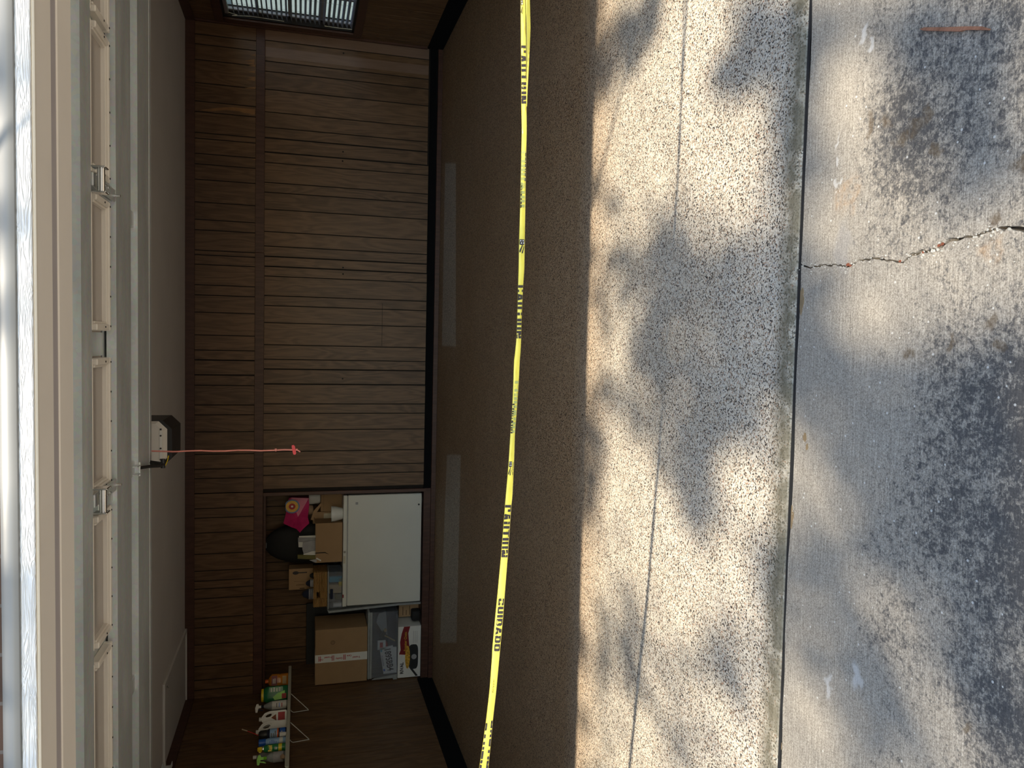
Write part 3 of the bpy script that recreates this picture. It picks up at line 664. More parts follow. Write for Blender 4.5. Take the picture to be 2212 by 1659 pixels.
mb.build('band', 'yellow', tape, smooth=True)
# second ply parting from the band at the right
mb = MB(); rows = []
for k in range(31):
    y = -620 + 850*k/30; a, b = edg(y); t = min(1, (232-y)/170.0); hw = 4.2*t + .2
    pp = [at(b + 1.2*t + s*hw*2, y, 2.186 + .01*t) - TO for s in (0, .5, 1)]; pp[1].y -= .0015; rows.append([mb.bm.verts.new(p) for p in pp] + [mb.bm.verts.new(pp[1]+Vector((0, .004, 0)))])
for A, B in zip(rows, rows[1:]):
    for k in range(4): mb.bm.faces.new((A[k], A[(k+1) % 4], B[(k+1) % 4], B[k]))
mb.build('loose_ply', 'yellow', tape, smooth=True)
_R = lambda a, b, c, d: [(a, c), (b, c), (b, d), (a, d)]
BLK = {'C': (.92, [_R(0, .34, .08, .92), _R(.06, .86, .8, 1), _R(.06, .86, 0, .2), _R(.58, .9, .64, .94), _R(.58, .9, .06, .36)]),
       'A': (1.0, [[(0, 0), (.33, 0), (.62, 1), (.30, 1)], [(.67, 0), (1, 0), (.70, 1), (.38, 1)], _R(.22, .78, .18, .38)]),
       'U': (.92, [_R(0, .34, .1, 1), _R(.58, .92, .1, 1), _R(.06, .86, 0, .24)]),
       'T': (.94, [_R(0, .94, .78, 1), _R(.29, .65, 0, 1)]), 'I': (.36, [_R(0, .36, 0, 1)]),
       'O': (.94, [_R(0, .34, .1, .9), _R(.60, .94, .1, .9), _R(.07, .87, .82, 1), _R(.07, .87, 0, .18)]),
       'N': (.98, [_R(0, .32, 0, 1), _R(.66, .98, 0, 1), [(0, 1), (.34, 1), (.98, 0), (.64, 0)]]),
       'D': (.92, [_R(0, .34, 0, 1), _R(.2, .8, .82, 1), _R(.2, .8, 0, .18), _R(.58, .92, .1, .9)])}
def block_bm(body):
    bm = bmesh.new(); x = 0
    for ch in body:
        wd_, ps = BLK[ch]
        for p in ps: bm.faces.new([bm.verts.new((x+a, b*.70, 0)) for a, b in p])
        x += wd_ + .15
    return bm
def tape_text(body, y0, y1, c0, ch, mat='ink', clip=(.03, .97), bold=.045, name='lettering', off=.0052):
    bm = block_bm(body) if all(c in BLK for c in body) else text_bm(body, 1.0, 0.0, False)
    xs = [v.co.x for v in bm.verts]; a, b = min(xs), max(xs)
    for v in bm.verts: v.co.x = (v.co.x-a)/(b-a); v.co.y = c0 + v.co.y/.70*ch
    for co, no in (((0, clip[0], 0), (0, -1, 0)), ((0, clip[1], 0), (0, 1, 0))):
        bmesh.ops.bisect_plane(bm, geom=bm.verts[:]+bm.edges[:]+bm.faces[:], plane_co=co, plane_no=no, clear_outer=True)
    bmesh.ops.subdivide_edges(bm, edges=[e for e in bm.edges if e.calc_length() > .3], cuts=1)
    for v in bm.verts: v.co = tp(y0 + v.co.x*(y1-y0), v.co.y, off)
    m = MB(); m.bm.free(); m.bm = bm; return m.build(name, mat, tape)
tape_text('CAUTION', 98, 224, -1.0, 2.4, clip=(.04, .93))
tape_text('CUIDADO', 326, 448, -.55, 1.9, 'ghost', (.04, .80)); tape_text('CUIDADO', 330, 392, .72, 2.4, clip=(.78, .96)); tape_text('CUIDADO', 400, 449, -1.6, 2.0, clip=(.04, .30))
tape_text('CAUTION', 616, 731, -.35, 1.75)
tape_text('CUIDADO', 823, 935, -.2, 1.6, 'ghost', (.30, .92)); tape_text('CUIDADO', 872, 936, -1.0, 2.0, clip=(.03, .46))
tape_text('CAUTION', 1091, 1204, -.9, 2.2, clip=(.04, .94))
tape_text('CUIDADO', 1293, 1407, .22, .70, clip=(.05, .97), bold=.03)
tape_text('CAUTION', 1557, 1680, .62, 1.5, clip=(.74, .97)); tape_text('CAUTION', 1562, 1690, -.9, 1.15, clip=(.02, .26))
tape_text('MADE IN USA', 1467, 1497, .38, .24, clip=(.3, .7), bold=0)
for yc, c0, c1 in ((532, .1, .92), (1012, .12, .62), (15, .05, .5)):
    mb = MB()
    def tq(pts): mb.bm.faces.new([mb.bm.verts.new(tp(yc+a, c0+(c1-c0)*c, .0052)) for a, c in pts])
    tq([(-15, .0), (-15, 1), (-4, 1), (-2, .5), (-4, 0)]); tq([(-1, .45), (-3, .75), (13, .25), (13, 0), (9, 0)]); tq([(-2, .95), (1, 1.0), (15, .72), (15, .45)])
    lg = mb.build('emblem', 'ink', tape)
    mb = MB()
    for a, c in ((-12, .25), (-12, .75), (-7, .4), (-7, .85)):
        mb.bm.faces.new([mb.bm.verts.new(tp(yc+a+1.6*math.cos(k*PI/3), c0+(c1-c0)*(c+.12*math.sin(k*PI/3)), .0058)) for k in range(6)])
    mb.build('star', 'paper', lg)
tape_text('MADE IN USA', 999, 1026, .74, .22, clip=(.66, .96), bold=0)

# ------------------------------------------------------------------ wood splinter on the driveway
sp = [(1986, 63), (1998, 59), (2050, 58.5), (2085, 57), (2120, 57), (2137, 62), (2134, 65), (2095, 64.5), (2082, 65), (2074, 68), (2030, 67), (1995, 66)]
ps = [atZ(a, b, -0.004) for a, b in sp]; c = sum(ps, Vector())/len(ps)
mb = MB(); mb.prism([(p.x-c.x, p.y-c.y, 0) for p in ps], (0, 0, .007))
tag(mb.build('wood_splinter', 'splinter', None, (c.x, c.y, -.0098)), 'long reddish wood splinter lying on the concrete driveway', 'wood splinter')

# ------------------------------------------------------------------ freezer
ZF = .128
FX0, FX1, FY0, FY1, FT = .885, 2.140, 8.655, 9.28, 1.018
fz = thing('chest_freezer', 'white chest freezer standing in the wall niche', 'freezer', ((FX0+FX1)/2, FY0, ZF))
fw = (FX1-FX0)/2
MB().box(-fw, fw, .012, FY1-FY0, .012, .838, .008, 2).build('body', 'enamel', fz)
MB().box(-fw-.003, fw+.003, 0, FY1-FY0, .846, FT-ZF, .008, 2).build('lid', 'enamel', fz)
MB().box(-fw+.006, fw-.006, .018, FY1-FY0-.01, .834, .85).build('gasket', 'grey', fz)
for x in (-fw+.08, fw-.08):
    for y in (.08, .55): MB().box(x-.03, x+.03, y-.03, y+.03, 0, .014).build('foot', 'rubber', fz)
def fzp(x, y): p = at(x, y, FY0); return p.x-(FX0+FX1)/2, p.z-ZF
x, z = fzp(744.5, 1192); MB().tube([(x, -.008, z), (x, .004, z)], .012, 12).tube([(x, -.010, z), (x, -.006, z)], .006, 10).build('lock', 'chrome', fz)
x0, z0 = fzp(746, 1217); x1, z1 = fzp(742, 1201); MB().box(x0, x1, -.0015, .002, z0, z1, .0005).build('sticker', 'cord', fz)
x, z = fzp(741, 1288); MB().box(x-.018, x+.018, -.0015, .002, z-.008, z+.008).build('badge', 'crimson', fz)
x, z = fzp(771, 1088); MB().box(x-.014, x+.014, .008, .014, z-.014, z+.014, .002).build('name_plate', 'grey', fz)
x, z = fzp(905, 1090); MB().tube([(x, .008, z), (x, .015, z)], .011, 10).build('drain_plug', 'black', fz)

# ------------------------------------------------------------------ boxes and totes left of the freezer
def span(xa, ya, xb, yb, Y):
    p, q = at(xa, ya, Y), at(xb, yb, Y); return min(p.x, q.x), max(p.x, q.x), min(p.z, q.z), max(p.z, q.z)
# roaster carton
Yr = 8.64
rb = thing('roaster_carton', 'white roaster oven carton with a red swoosh under the clear tote', 'carton', (.31, Yr, ZF))
rw, rh = .298, .262
MB().box(-rw, rw, 0, .44, 0, rh, .003).build('body', 'paper', rb)
MB().prism([(-.02+.0, -.001, rh-.012), (.03, -.001, rh-.03), (.12, -.001, rh-.022), (.22, -.001, rh-.04), (rw, -.001, rh-.065), (rw, -.001, rh-.135), (.22, -.001, rh-.115), (.10, -.001, rh-.125), (.02, -.001, rh-.14), (-.04, -.001, rh-.145), (-.03, -.001, rh-.08)], (0, .002, 0)).build('swoosh', 'crimson', rb)
mb = MB(); n = 24
mb.prism([(-.06+.145*math.copysign(abs(math.cos(2*PI*k/n))**.5, math.cos(2*PI*k/n)), -.0016, .085+.055*math.copysign(abs(math.sin(2*PI*k/n))**.5, math.sin(2*PI*k/n))) for k in range(n)], (0, .002, 0))
mb.prism([(-.20, -.0017, .12), (-.29, -.0017, .055), (-.285, -.0017, .03), (-.19, -.0017, .10)], (0, .002, 0)); mb.build('pan_print', 'black', rb)
mb = MB(); mb.prism([(-.06+.135*math.cos(2*PI*k/n), -.002, .152+.028*math.sin(2*PI*k/n)) for k in range(n)], (0, .002, 0)); mb.build('food_print', 'roastfood', rb)
mb = MB(); mb.prism([(-.06+.030*math.cos(2*PI*k/n), -.0022, .078+.03*math.sin(2*PI*k/n)) for k in range(n)], (0, .002, 0)); mb.build('dial_print', 'grey', rb)
lettering('lettering', 'RIVAL', .052, (-.185, -.0015, .215), (1, 0, 0), (0, 0, 1), 'ink', rb, .002, 1.0)
lettering('lettering', 'Roaster Oven', .046, (.125, -.0018, rh-.085), (1, 0, 0), (0, 0, 1), 'roastfood', rb, .001, .85)
for k in range(3): MB().box(.10, .24, -.001, .001, .085-.02*k, .089-.02*k).build('small_print', 'grey', rb)
# clear storage tote
Yt = 8.645
tt = thing('clear_tote', 'large clear plastic tote with licence plates inside, under the big cardboard box', 'tote', (.42, Yt, ZF+rh+.004))
th = .320
mb = MB()
def shell(mb, x0, x1, y0, y1, z0, z1, t, taper=0.02):
    mb.box(x0, x1, y0, y0+t, z0, z1); mb.box(x0, x1, y1-t, y1, z0, z1); mb.box(x0, x0+t, y0+t, y1-t, z0, z1); mb.box(x1-t, x1, y0+t, y1-t, z0, z1); mb.box(x0, x1, y0, y1, z0, z0+t)
shell(mb, -.38, .375, 0, .40, 0, th, .004); mb.build('body', 'clearbin', tt)
mb = MB(); mb.box(-.39, .385, -.008, .41, th-.002, th+.018, .006, 2); mb.build('lid', 'greyb', tt, smooth=True)
mb = MB(); mb.box(-.385, .38, -.006, .0, th-.03, th-.004, .002); mb.prism([(-.40, -.006, .0), (-.36, -.006, .0), (-.385, -.006, .26), (-.40, -.006, .29)], (0, .012, 0)); mb.build('rim', 'greyb', tt)
MB().box(-.42, -.37, -.012, .03, .0, .05, .006).build('latch', 'greyb', tt)
def plate(name, cx, cz, ang, dy, txt, label):
    p = thing(name, label, 'licence plate', (.42+cx, Yt+dy, ZF+rh+.004+cz)); p.rotation_euler = (0, ang, 0)
    MB().box(-.152, .152, 0, .0012, -.076, .076, .0004).build('plate', 'paper', p)
    if txt:
        lettering('lettering', txt, .098, (0, -.0006, .006), (1, 0, 0), (0, 0, 1), 'ink', p, .003, .76)
        lettering('lettering', 'ALABAMA', .024, (.0, -.0006, -.062), (1, 0, 0), (0, 0, 1), 'grey', p, .001, 1.2)
        MB().box(.10, .125, -.001, .0, -.070, -.052).build('sticker', 'blue', p); MB().box(-.13, -.105, -.001, .0, -.070, -.052).build('sticker', 'teal', p)
    return p
plate('licence_plate', -.185, .105, PI-.16, .012, '1895BB4', 'front upside down licence plate reading 1895BB4 in the clear tote')
plate('licence_plate', -.20, .083, PI-.02, .022, '', 'blank looking licence plate behind the numbered one in the clear tote')
tg = thing('paper_tag', 'white price tag with red print inside the clear tote', 'tag', (.41, Yt+.012, ZF+rh+.185)); MB().box(-.055, .055, 0, .001, -.045, .045).build('card', 'paper', tg); MB().box(-.03, .03, -.001, 0, -.015, .02).build('print', 'redink', tg)
hm = thing('wooden_mallet', 'light wooden mallet with a dark head leaning in the clear tote', 'mallet', (.45, Yt+.03, ZF+rh+.05)); hm.rotation_euler = (0, .55, 0)
MB().tube([(0, 0, -.02), (0, 0, .13)], [.007, .009], 8).build('handle', 'tan', hm); MB().box(-.045, .04, -.018, .018, .12, .165, .008, 2).build('head', 'black', hm); MB().tube([(.04, 0, .143), (.07, 0, .143)], .016, 10).build('cap', 'tan', hm)
rg = MB().box(-.07, .06, -.02, .05, 0, .075, .02, 3).build('red_cloth', 'redink', None, (.36, Yt+.07, ZF+rh+.11), smooth=True); tag(rg, 'folded dark red cloth inside the clear tote', 'cloth')
dk = MB().box(-.33, .33, -.12, .14, 0, .10, .03, 3).build('dark_cloth', 'navy', None, (.42, Yt+.20, ZF+rh+.010), smooth=True); tag(dk, 'dark navy clothes lying in the bottom of the clear tote', 'clothes')
hb = MB().prism([(-.14, 0, 0), (.14, 0, .02), (.12, 0, .10), (.02, 0, .13), (-.1, 0, .06)], (0, .06, 0)).build('grey_bag', 'greyb', None, (.64, Yt+.06, ZF+rh+.115)); tag(hb, 'crumpled grey plastic bag at the right end of the clear tote', 'bag')
# big cardboard box
Yc = 8.65
x0, x1, z0, z1 = span(795, 1470, 682, 1362, Yc)
zb = ZF+rh+.004+th+.018+.004
bb = thing('cardboard_box', 'large brown cardboard box with a white printed tape strip on the clear tote', 'box', ((x0+x1)/2, Yc, zb))
W, H = (x1-x0)/2, z1-zb
MB().box(-W, W, 0, .46, 0, H, .004).build('body', 'card', bb)
mb = MB(); mb.prism([(W-.004, .002, .01), (W+.012, .01, H*.25), (W+.016, .01, H*.8), (W-.004, .002, H-.004), (W-.004, .44, H-.03), (W-.004, .44, .02)], (-.002, 0, 0)); 
MB().box(-W, W, -.001, .46, H, H+.003).build('top_flap', 'card2', bb)
xt0, xt1 = at(740, 1428, Yc).x-(x0+x1)/2, at(740, 1411, Yc).x-(x0+x1)/2
ptp = MB().box(xt0, xt1, -.002, .002, .0, H+.004).box(xt0, xt1, -.001, .2, H+.003, H+.0045).build('packing_tape', 'paper', bb)
xm = (xt0+xt1)/2
for k, (s, zz, sz) in enumerate((('Trusted', .12, .026), ('Care', .20, .026), ('Quality', .31, .026), ('Trusted', .43, .026), ('Care', .51, .024))):
    lettering('lettering', s, sz, (xm + (.012 if k % 2 else -.01), -.0026, min(zz, H-.03)), (0, 0, 1), (-1, 0, 0), 'redink', ptp, .0008)
for zz in (.255, .38, .525): MB().box(xm-.03, xm+.03, -.0028, 0, zz-.014, zz-.006).box(xm-.03, xm+.03, -.0028, 0, zz+.002, zz+.01).build('stamp', 'redink', ptp)
cx, cz = at(719, 1388, Yc).x-(x0+x1)/2, at(719, 1388, Yc).z-zb
mb = MB(); n = 20
for k in range(n):
    a0, a1 = 2*PI*k/n, 2*PI*(k+1)/n
    for r0, r1 in ((.018, .023), (.008, .011)): mb.quad((cx+r0*math.cos(a0), -.0015, cz+r0*math.sin(a0)), (cx+r1*math.cos(a0), -.0015, cz+r1*math.sin(a0)), (cx+r1*math.cos(a1), -.0015, cz+r1*math.sin(a1)), (cx+r0*math.cos(a1), -.0015, cz+r0*math.sin(a1)))
mb.build('ring_mark', 'cardprint', bb)
# small carton between freezer and roaster carton
x0, x1, z0, z1 = span(907, 1330, 862, 1302, 8.86)
sc = thing('small_carton', 'small brown printed carton wedged between the freezer and the roaster carton', 'carton', ((x0+x1)/2, 8.86, ZF)); W = (x1-x0)/2; H = z1-ZF
MB().box(-W, W, 0, .12, 0, H, .003).build('body', 'card2', sc)
for k in range(4): MB().box(-W+.02, -W+.02+(.10, .06, .11, .05)[k], -.001, .001, H-.05-.04*k, H-.042-.04*k).build('print', 'cardprint', sc)
# black pan-like object on the roaster carton's right
bp = MB().box(-.06, .06, 0, .12, 0, .10, .02, 3).build('black_pouch', 'blackcloth', None, (.70, 8.70, ZF), smooth=True); tag(bp, 'small black pouch on the niche floor right of the roaster carton', 'pouch')
# dark board, leaning lid, navy bag
x0, x1, z0, z1 = span(800, 1430, 662, 1304, 9.28)
tag(MB().box(x0, x1, 9.28, 9.30, ZF, z1, .003).build('black_board', 'black', None), 'black board standing against the niche back behind the cardboard box', 'board')
ld = thing('tote_lid', 'grey plastic tote lid leaning beside the freezer', 'lid', (.83, 9.0, ZF))
a, b2 = at(706, 1318, 8.74), at(858, 1303, 8.74)
mb = MB(); mb.prism([(a.x-.83+.02, -.30, a.z-ZF), (a.x-.83-.03, -.27, a.z-ZF-.01), (a.x-.83-.035, -.27, a.z-ZF-.08), (b2.x-.83-.01, -.27, b2.z-ZF), (b2.x-.83+.01, -.27, b2.z-ZF-.01), (b2.x-.83+.012, -.27, .0), (b2.x-.83-.01, -.27, .0)][0:1] + [(a.x-.83-.03, -.28, a.z-ZF-.02), (b2.x-.83-.02, -.28, b2.z-ZF), (b2.x-.83-.02, -.28, .0), (b2.x-.83+.005, -.28, 0), (b2.x-.83+.005, -.28, b2.z-ZF), (a.x-.83-.005, -.28, a.z-ZF-.03), (a.x-.83+.02, -.28, a.z-ZF-.01)], (0, .28, 0)); mb.build('panel', 'greyb', ld)
nb = MB().box(-.05, .05, -.09, .09, 0, .55, .03, 3).build('navy_bag', 'navy', None, (.775, 9.17, ZF), smooth=True); tag(nb, 'dark navy bag squeezed behind the tote beside the grey lid', 'bag')

# ------------------------------------------------------------------ things on the freezer
# open cardboard box
Yo = 8.70
x0, x1, z0, z1 = span(740, 1213, 682, 1131, Yo); z0 = FT
ob = thing('open_box', 'open torn cardboard box of papers on the freezer', 'box', ((x0+x1)/2, Yo, z0)); W, H = (x1-x0)/2, z1-z0
mb = MB(); shell(mb, -W, W, 0, .24, .002, H, .004); mb.build('body', 'card', ob)
MB().prism([(-W+.002, -.0012, H*.72), (-W+.10, -.0012, H+.001), (-W+.115, -.0012, H+.001), (-W+.118, -.0012, H*.65), (-W+.09, -.0012, H*.5), (-W+.11, -.0012, H*.66)][2:5] + [(-W+.107, -.0012, H*.66), (-W+.105, -.0012, H+.001)], (0, .003, 0)).build('tear', 'groove', ob)
p = at(687, 1209, Yo); MB().prism([(p.x-(x0+x1)/2-.02, -.0015, p.z-z0-.03), (p.x-(x0+x1)/2-.005, -.0015, p.z-z0-.035), (p.x-(x0+x1)/2+.025, -.0015, p.z-z0+.015), (p.x-(x0+x1)/2+.012, -.0015, p.z-z0+.022)], (0, .002, 0)).build('sticker', 'paper', ob)
MB().prism([(W, .0, H), (W+.02, .0, H+.012), (W+.02, .22, H+.012), (W, .22, H)], (0, 0, .003)).build('flap', 'card2', ob)
MB().prism([(W-.02, .24, H), (W+.08, .24, H-.02), (W+.17, .24, H-.075), (W+.18, .24, H-.06), (W+.09, .24, H+.02), (W-.01, .24, H+.05)], (0, -.004, 0)).build('flap', 'card2', ob)
# contents
bx, bz = (x0+x1)/2, z0
def card(name, label, cat, pts, y, mat, thick=.004):
    P = [at(a, b, y) for a, b in pts]; c = sum(P, Vector())/len(P)
    o = MB().prism([(q.x-c.x, 0, q.z-c.z) for q in P], (0, thick, 0)).build(name, mat, None, c); return tag(o, label, cat)
card('patterned_card', 'patterned black and white card sticking out of the open box', 'card', [(644, 1162), (644, 1171), (694, 1174), (694, 1162)], 8.82, 'grey', .02)
card('white_card', 'white card standing in the open cardboard box', 'card', [(644.5, 1171), (645, 1182), (694, 1184), (694, 1172)], 8.80, 'paper')
card('grey_folder', 'grey paper folder curling in the open cardboard box', 'folder', [(654, 1172), (653, 1186), (656, 1196), (694, 1194), (694, 1168), (672, 1168)], 8.77, 'grey')
card('pale_envelope', 'pale green envelope slanting in the open cardboard box', 'envelope', [(655, 1197), (658, 1202), (694, 1204), (694, 1189), (673, 1191)], 8.75, 'paper')
card('olive_book', 'thin olive book at the left side of the open box', 'book', [(643, 1199), (643, 1207), (694, 1209), (694, 1200)], 8.735, 'olive', .03)
card('white_strip', 'white paper strip at the right of the open box contents', 'paper', [(646, 1158), (646, 1162), (694, 1164), (694, 1156)], 8.84, 'paper')
card('plastic_sleeve', 'clear plastic sleeve hanging over the left edge of the open box', 'sleeve', [(668, 1210), (680, 1215), (684, 1214.5), (684, 1208)], 8.694, 'grey', .002)
# black backpack behind
Yk = 9.02
x0, x1, z0, z1 = span(672, 1219, 571, 1136, Yk)
kp = thing('black_backpack', 'rounded black backpack standing behind the open box on the freezer', 'backpack', ((x0+x1)/2, Yk+.1, FT+.002)); W = (x1-x0)/2; H = z1-FT
kb = MB(); n = 28
prof = []
for t in range(13):
    zz = H*t/12; f = t/12
    wdt = 1.0 if f < .45 else math.sqrt(max(0.02, 1-((f-.45)/.56)**2)); wdt *= (.86+.14*min(1, f*3)); prof.append((W*wdt, zz))
kb.lathe(prof, n, (0, 0, 0), 1.0, .42, .62); kb.build('bag', 'blackcloth', kp, smooth=True)
kb = MB(); kb.lathe([(.02, 0), (W*.62, .01), (W*.66, .10), (W*.55, .20), (W*.3, .24)], 20, (0, -W*.36, .07), 1, .25, .7); kb.build('front_pocket', 'blackcloth', kp, smooth=True)
MB().tube([(-.05, -.02, H-.03), (-.045, -.02, H+.005), (0, -.02, H+.012), (.045, -.02, H+.005), (.05, -.02, H-.03)], .008, 8).build('grab_loop', 'blackcloth', kp)
p = at(575, 1179, Yk-.02); MB().box(p.x-kp.location.x-.03, p.x-kp.location.x+.03, -.115, -.10, p.z-FT-.006, p.z-FT+.006, .003).build('badge', 'grey', kp)
MB().tube([(-W*.9, -.06, .12), (-W*1.06, -.05, .06), (-W*.95, -.05, .01)], .014, 8).build('strap', 'blackcloth', kp, smooth=True)
# right-hand stack: brown box, white tub, carton, planter pot, pink bag
x0, x1, z0, z1 = span(738, 1104, 693, 1074, 8.97)
b1 = thing('brown_box', 'small brown cardboard box at the freezer right end below the white tub', 'box', ((x0+x1)/2+.02, 8.97, FT+.001)); W, H = (x1-x0)/2+.02, z1-FT
MB().box(-W, W, 0, .25, 0, H, .003).build('body', 'card', b1); MB().box(-W, W, -.001, .25, H-.035, H-.033).build('tape_edge', 'cardprint', b1)
p = at(681, 1083, 8.92)
tubo = thing('white_tub', 'white plastic tub on the small brown box under the pink bag', 'tub', (p.x+.01, 9.09, FT+H+.003)); hz = at(668, 1083, 8.96).z - (FT+H)
MB().lathe([(.062, 0), (.072, .015), (.080, hz-.01), (.084, hz), (.078, hz)], 20, (0, 0, 0)).build('body', 'white', tubo, smooth=True)
x0, x1, z0, z1 = span(738, 1131, 676, 1108, 8.98)
b3 = thing('labelled_box', 'brown box with a pale label between the open box and the planter', 'box', ((x0+x1)/2, 9.02, FT)); W, H = (x1-x0)/2, z1-FT
MB().box(-W, W, 0, .2, 0, H, .003).build('body', 'card2', b3); MB().box(-W+.03, W-.02, -.001, .001, H*.35, H*.62).build('label', 'cord', b3)
p0, p1 = at(741, 1110, 8.74), at(716, 1110, 8.74)
pt = thing('ribbed_planter', 'white ribbed planter pot on the freezer beside the open box', 'planter', (p0.x, 8.76, FT)); h = p1.z-FT; r = abs(at(716, 1093, 8.76).x-at(716, 1126, 8.76).x)/2
prof = [(r*.66, 0), (r*.72, .006)]
for k in range(9): zz = h*.08+h*.55*k/9; prof += [(r*(.74+.20*k/9), zz), (r*(.765+.20*k/9), zz+h*.03)]
prof += [(r*.97, h*.7), (r, h*.98), (r, h), (r*.93, h), (r*.9, h*.5)]
MB().lathe(prof, 28).build('pot', 'white', pt, smooth=True)
mb = MB()
P = [at(a, b, 8.86) for a, b in ((624, 1078), (629, 1075), (667, 1076), (668, 1090), (665, 1118), (668, 1130), (655, 1142), (648, 1151), (640, 1143), (630, 1139), (612, 1131), (618, 1108))]
c = sum(P, Vector())/len(P); c.z = min(p.z for p in P)
pk = thing('pink_bag', 'bright pink plastic bag with a rainbow circle print above the white tub', 'bag', (c.x, 8.86, c.z))
cc = sum(P, Vector())/len(P)
n = len(P)
front = [mb.bm.verts.new((q.x-c.x, random.uniform(-.012, .012), q.z-c.z)) for q in P]; mid = mb.bm.verts.new((cc.x-c.x, -.04, cc.z-c.z))
back = [mb.bm.verts.new((q.x-c.x, .10+random.uniform(-.02, .02), q.z-c.z)) for q in P]; midb = mb.bm.verts.new((cc.x-c.x, .15, cc.z-c.z))
for k in range(n):
    j = (k+1) % n; mb.bm.faces.new((front[k], front[j], mid)); mb.bm.faces.new((back[j], back[k], midb)); mb.bm.faces.new((front[k], back[k], back[j], front[j]))
mb.build('bag', 'pink', pk)
e = at(631, 1094, 8.82); 
for k, (r0, m) in enumerate(((.082, 'rainbowb'), (.068, 'rainbowy'), (.036, 'redink'), (.012, 'paper'))):
    q = MB(); q.prism([(e.x-c.x+r0*math.cos(2*PI*t/24)*.95-.0, -.042-.001*k, e.z-c.z+r0*math.sin(2*PI*t/24)) for t in range(24) if not (t in (5, 6, 7) and k == 0)], (0, .0008, 0)); q.build('ring_print', m, pk)
fn = MB().lathe([(.01, 0), (.05, .01), (.06, .05), (.04, .09), (.01, .10)], 14).build('plush_ball', 'fawn', None, at(672, 1100, 9.0)+Vector((-.01, .02, -.03)), smooth=True); tag(fn, 'fawn plush lump poking out under the pink bag', 'plush')
# clear tote on freezer left + wicker basket + navy socks + spoon carton
Yq = 8.68
x0, x1, z0, z1 = span(738, 1314, 708, 1234, Yq)
ct = thing('clear_box', 'clear plastic storage box with dark handle on the freezer under the wicker basket', 'storage box', ((x0+x1)/2, Yq, FT)); W, H = (x1-x0)/2, z1-FT
mb = MB(); shell(mb, -W+.012, W-.012, 0, .27, .002, H-.012, .003); mb.build('body', 'clearbin', ct)
MB().box(-W, W, -.01, .28, H-.014, H, .005, 2).build('lid', 'greyb', ct)
p = at(716, 1283, Yq); MB().box(p.x-ct.location.x-.058, p.x-ct.location.x+.058, -.014, .0, p.z-FT-.016, p.z-FT+.016, .006).build('handle', 'navy', ct)
for nm, m, lab, px, py, wd_, hh2 in (('craft_pack', 'teal', 'turquoise pack inside the clear box on the freezer', 725, 1252, .03, .05), ('yellow_pack', 'yellowcap', 'yellow pack at the bottom of the clear box on the freezer', 735, 1258, .05, .015), ('tan_pack', 'tan', 'tan pack inside the clear box near its dark handle', 724, 1272, .05, .03), ('cream_jar', 'paper', 'cream jar in the left end of the clear box on the freezer', 729, 1307, .02, .035), ('green_pack', 'olive', 'green pack in the middle of the clear box on the freezer', 731, 1290, .03, .02)):
    p = at(px, py, Yq+.04); o = MB().box(-wd_, wd_, 0, .05, 0, min(H-.02, max(.02, 2*(p.z-FT-.004))), .004).build(nm, m, None, (p.x, Yq+.04, FT+.004)); tag(o, lab, 'pack')
x0, x1, z0, z1 = span(707, 1309, 677, 1263, Yq)
zk = FT+H+.002
wk = thing('wicker_basket', 'woven wicker basket on top of the clear storage box', 'basket', ((x0+x1)/2+.06, Yq+.02, zk)); W, H2 = (x1-x0)/2+.07, z1-zk
hx = at(688, 1287, Yq).x - wk.location.x; hzz = at(688, 1287, Yq).z - zk
mb = MB(); t = .014
mb.box(-W, hx-.035, 0, t, 0, H2, .005).box(hx+.035, W, 0, t, 0, H2, .005).box(hx-.036, hx+.036, 0, t, 0, hzz-.02, .003).box(hx-.036, hx+.036, 0, t, hzz+.02, H2, .003)
mb.box(-W, W, .28, .28+t, 0, H2, .005).box(-W, -W+t, t, .28, 0, H2, .005).box(W-t, W, t, .28, 0, H2, .005).box(-W+.002, W-.002, .002, .29, 0, .01); mb.build('body', 'wicker', wk)
for k in range(7): MB().tube([(-W, -.002, H2*(k+.5)/7), (hx-.04, -.004, H2*(k+.5)/7)], .009, 6).tube([(hx+.04, -.004, H2*(k+.5)/7), (W, -.002, H2*(k+.5)/7)], .009, 6).build('strand', 'wicker', wk, smooth=True)
for nm, lab, px, py, rx, rz, m in (('navy_sock', 'navy striped sock drooping at the basket left side', 669, 1284, .062, .085, 'navy'), ('navy_sock', 'navy striped sock lying in the middle of the basket', 672, 1261, .045, .06, 'navy'), ('dark_slipper', 'dark green slipper at the right of the basket', 684, 1244, .045, .08, 'blackcloth')):
    p = at(px, py, Yq+.1); o = thing(nm, lab, 'sock' if 'sock' in nm else 'slipper', (p.x, Yq+.12, p.z-rz)); q = MB(); q.lathe([(.01, 0), (rx*.8, .01), (rx, rz*.6), (rx*.9, rz*1.2), (rx*.5, rz*1.8), (.01, rz*1.95)], 16, (0, 0, 0), 1, .8); q.build('body', m, o, smooth=True)
    if 'sock' in nm:
        for k in range(3): q = MB(); q.lathe([(rx*1.0, 0), (rx*1.015, .005), (rx*1.0, .010)], 16, (0, 0, rz*(.55+.22*k)), 1, .8); q.build('stripe', 'grey', o)
x0, x1, z0, z1 = span(676, 1273, 624, 1231, 8.98)
zs_ = zk + .14
dbk = MB().box(-.10, .10, 0, .22, 0, z0-FT-.002, .02, 2).build('dark_bin', 'blackcloth', None, ((x0+x1)/2+.02, 9.0, FT), smooth=True); tag(dbk, 'dark fabric bin behind the wicker basket under the spoon carton', 'bin')
spn = thing('spoon_carton', 'brown carton printed with a dark spoon behind the wicker basket', 'carton', ((x0+x1)/2, 8.98, z0)); W, H = (x1-x0)/2, z1-z0
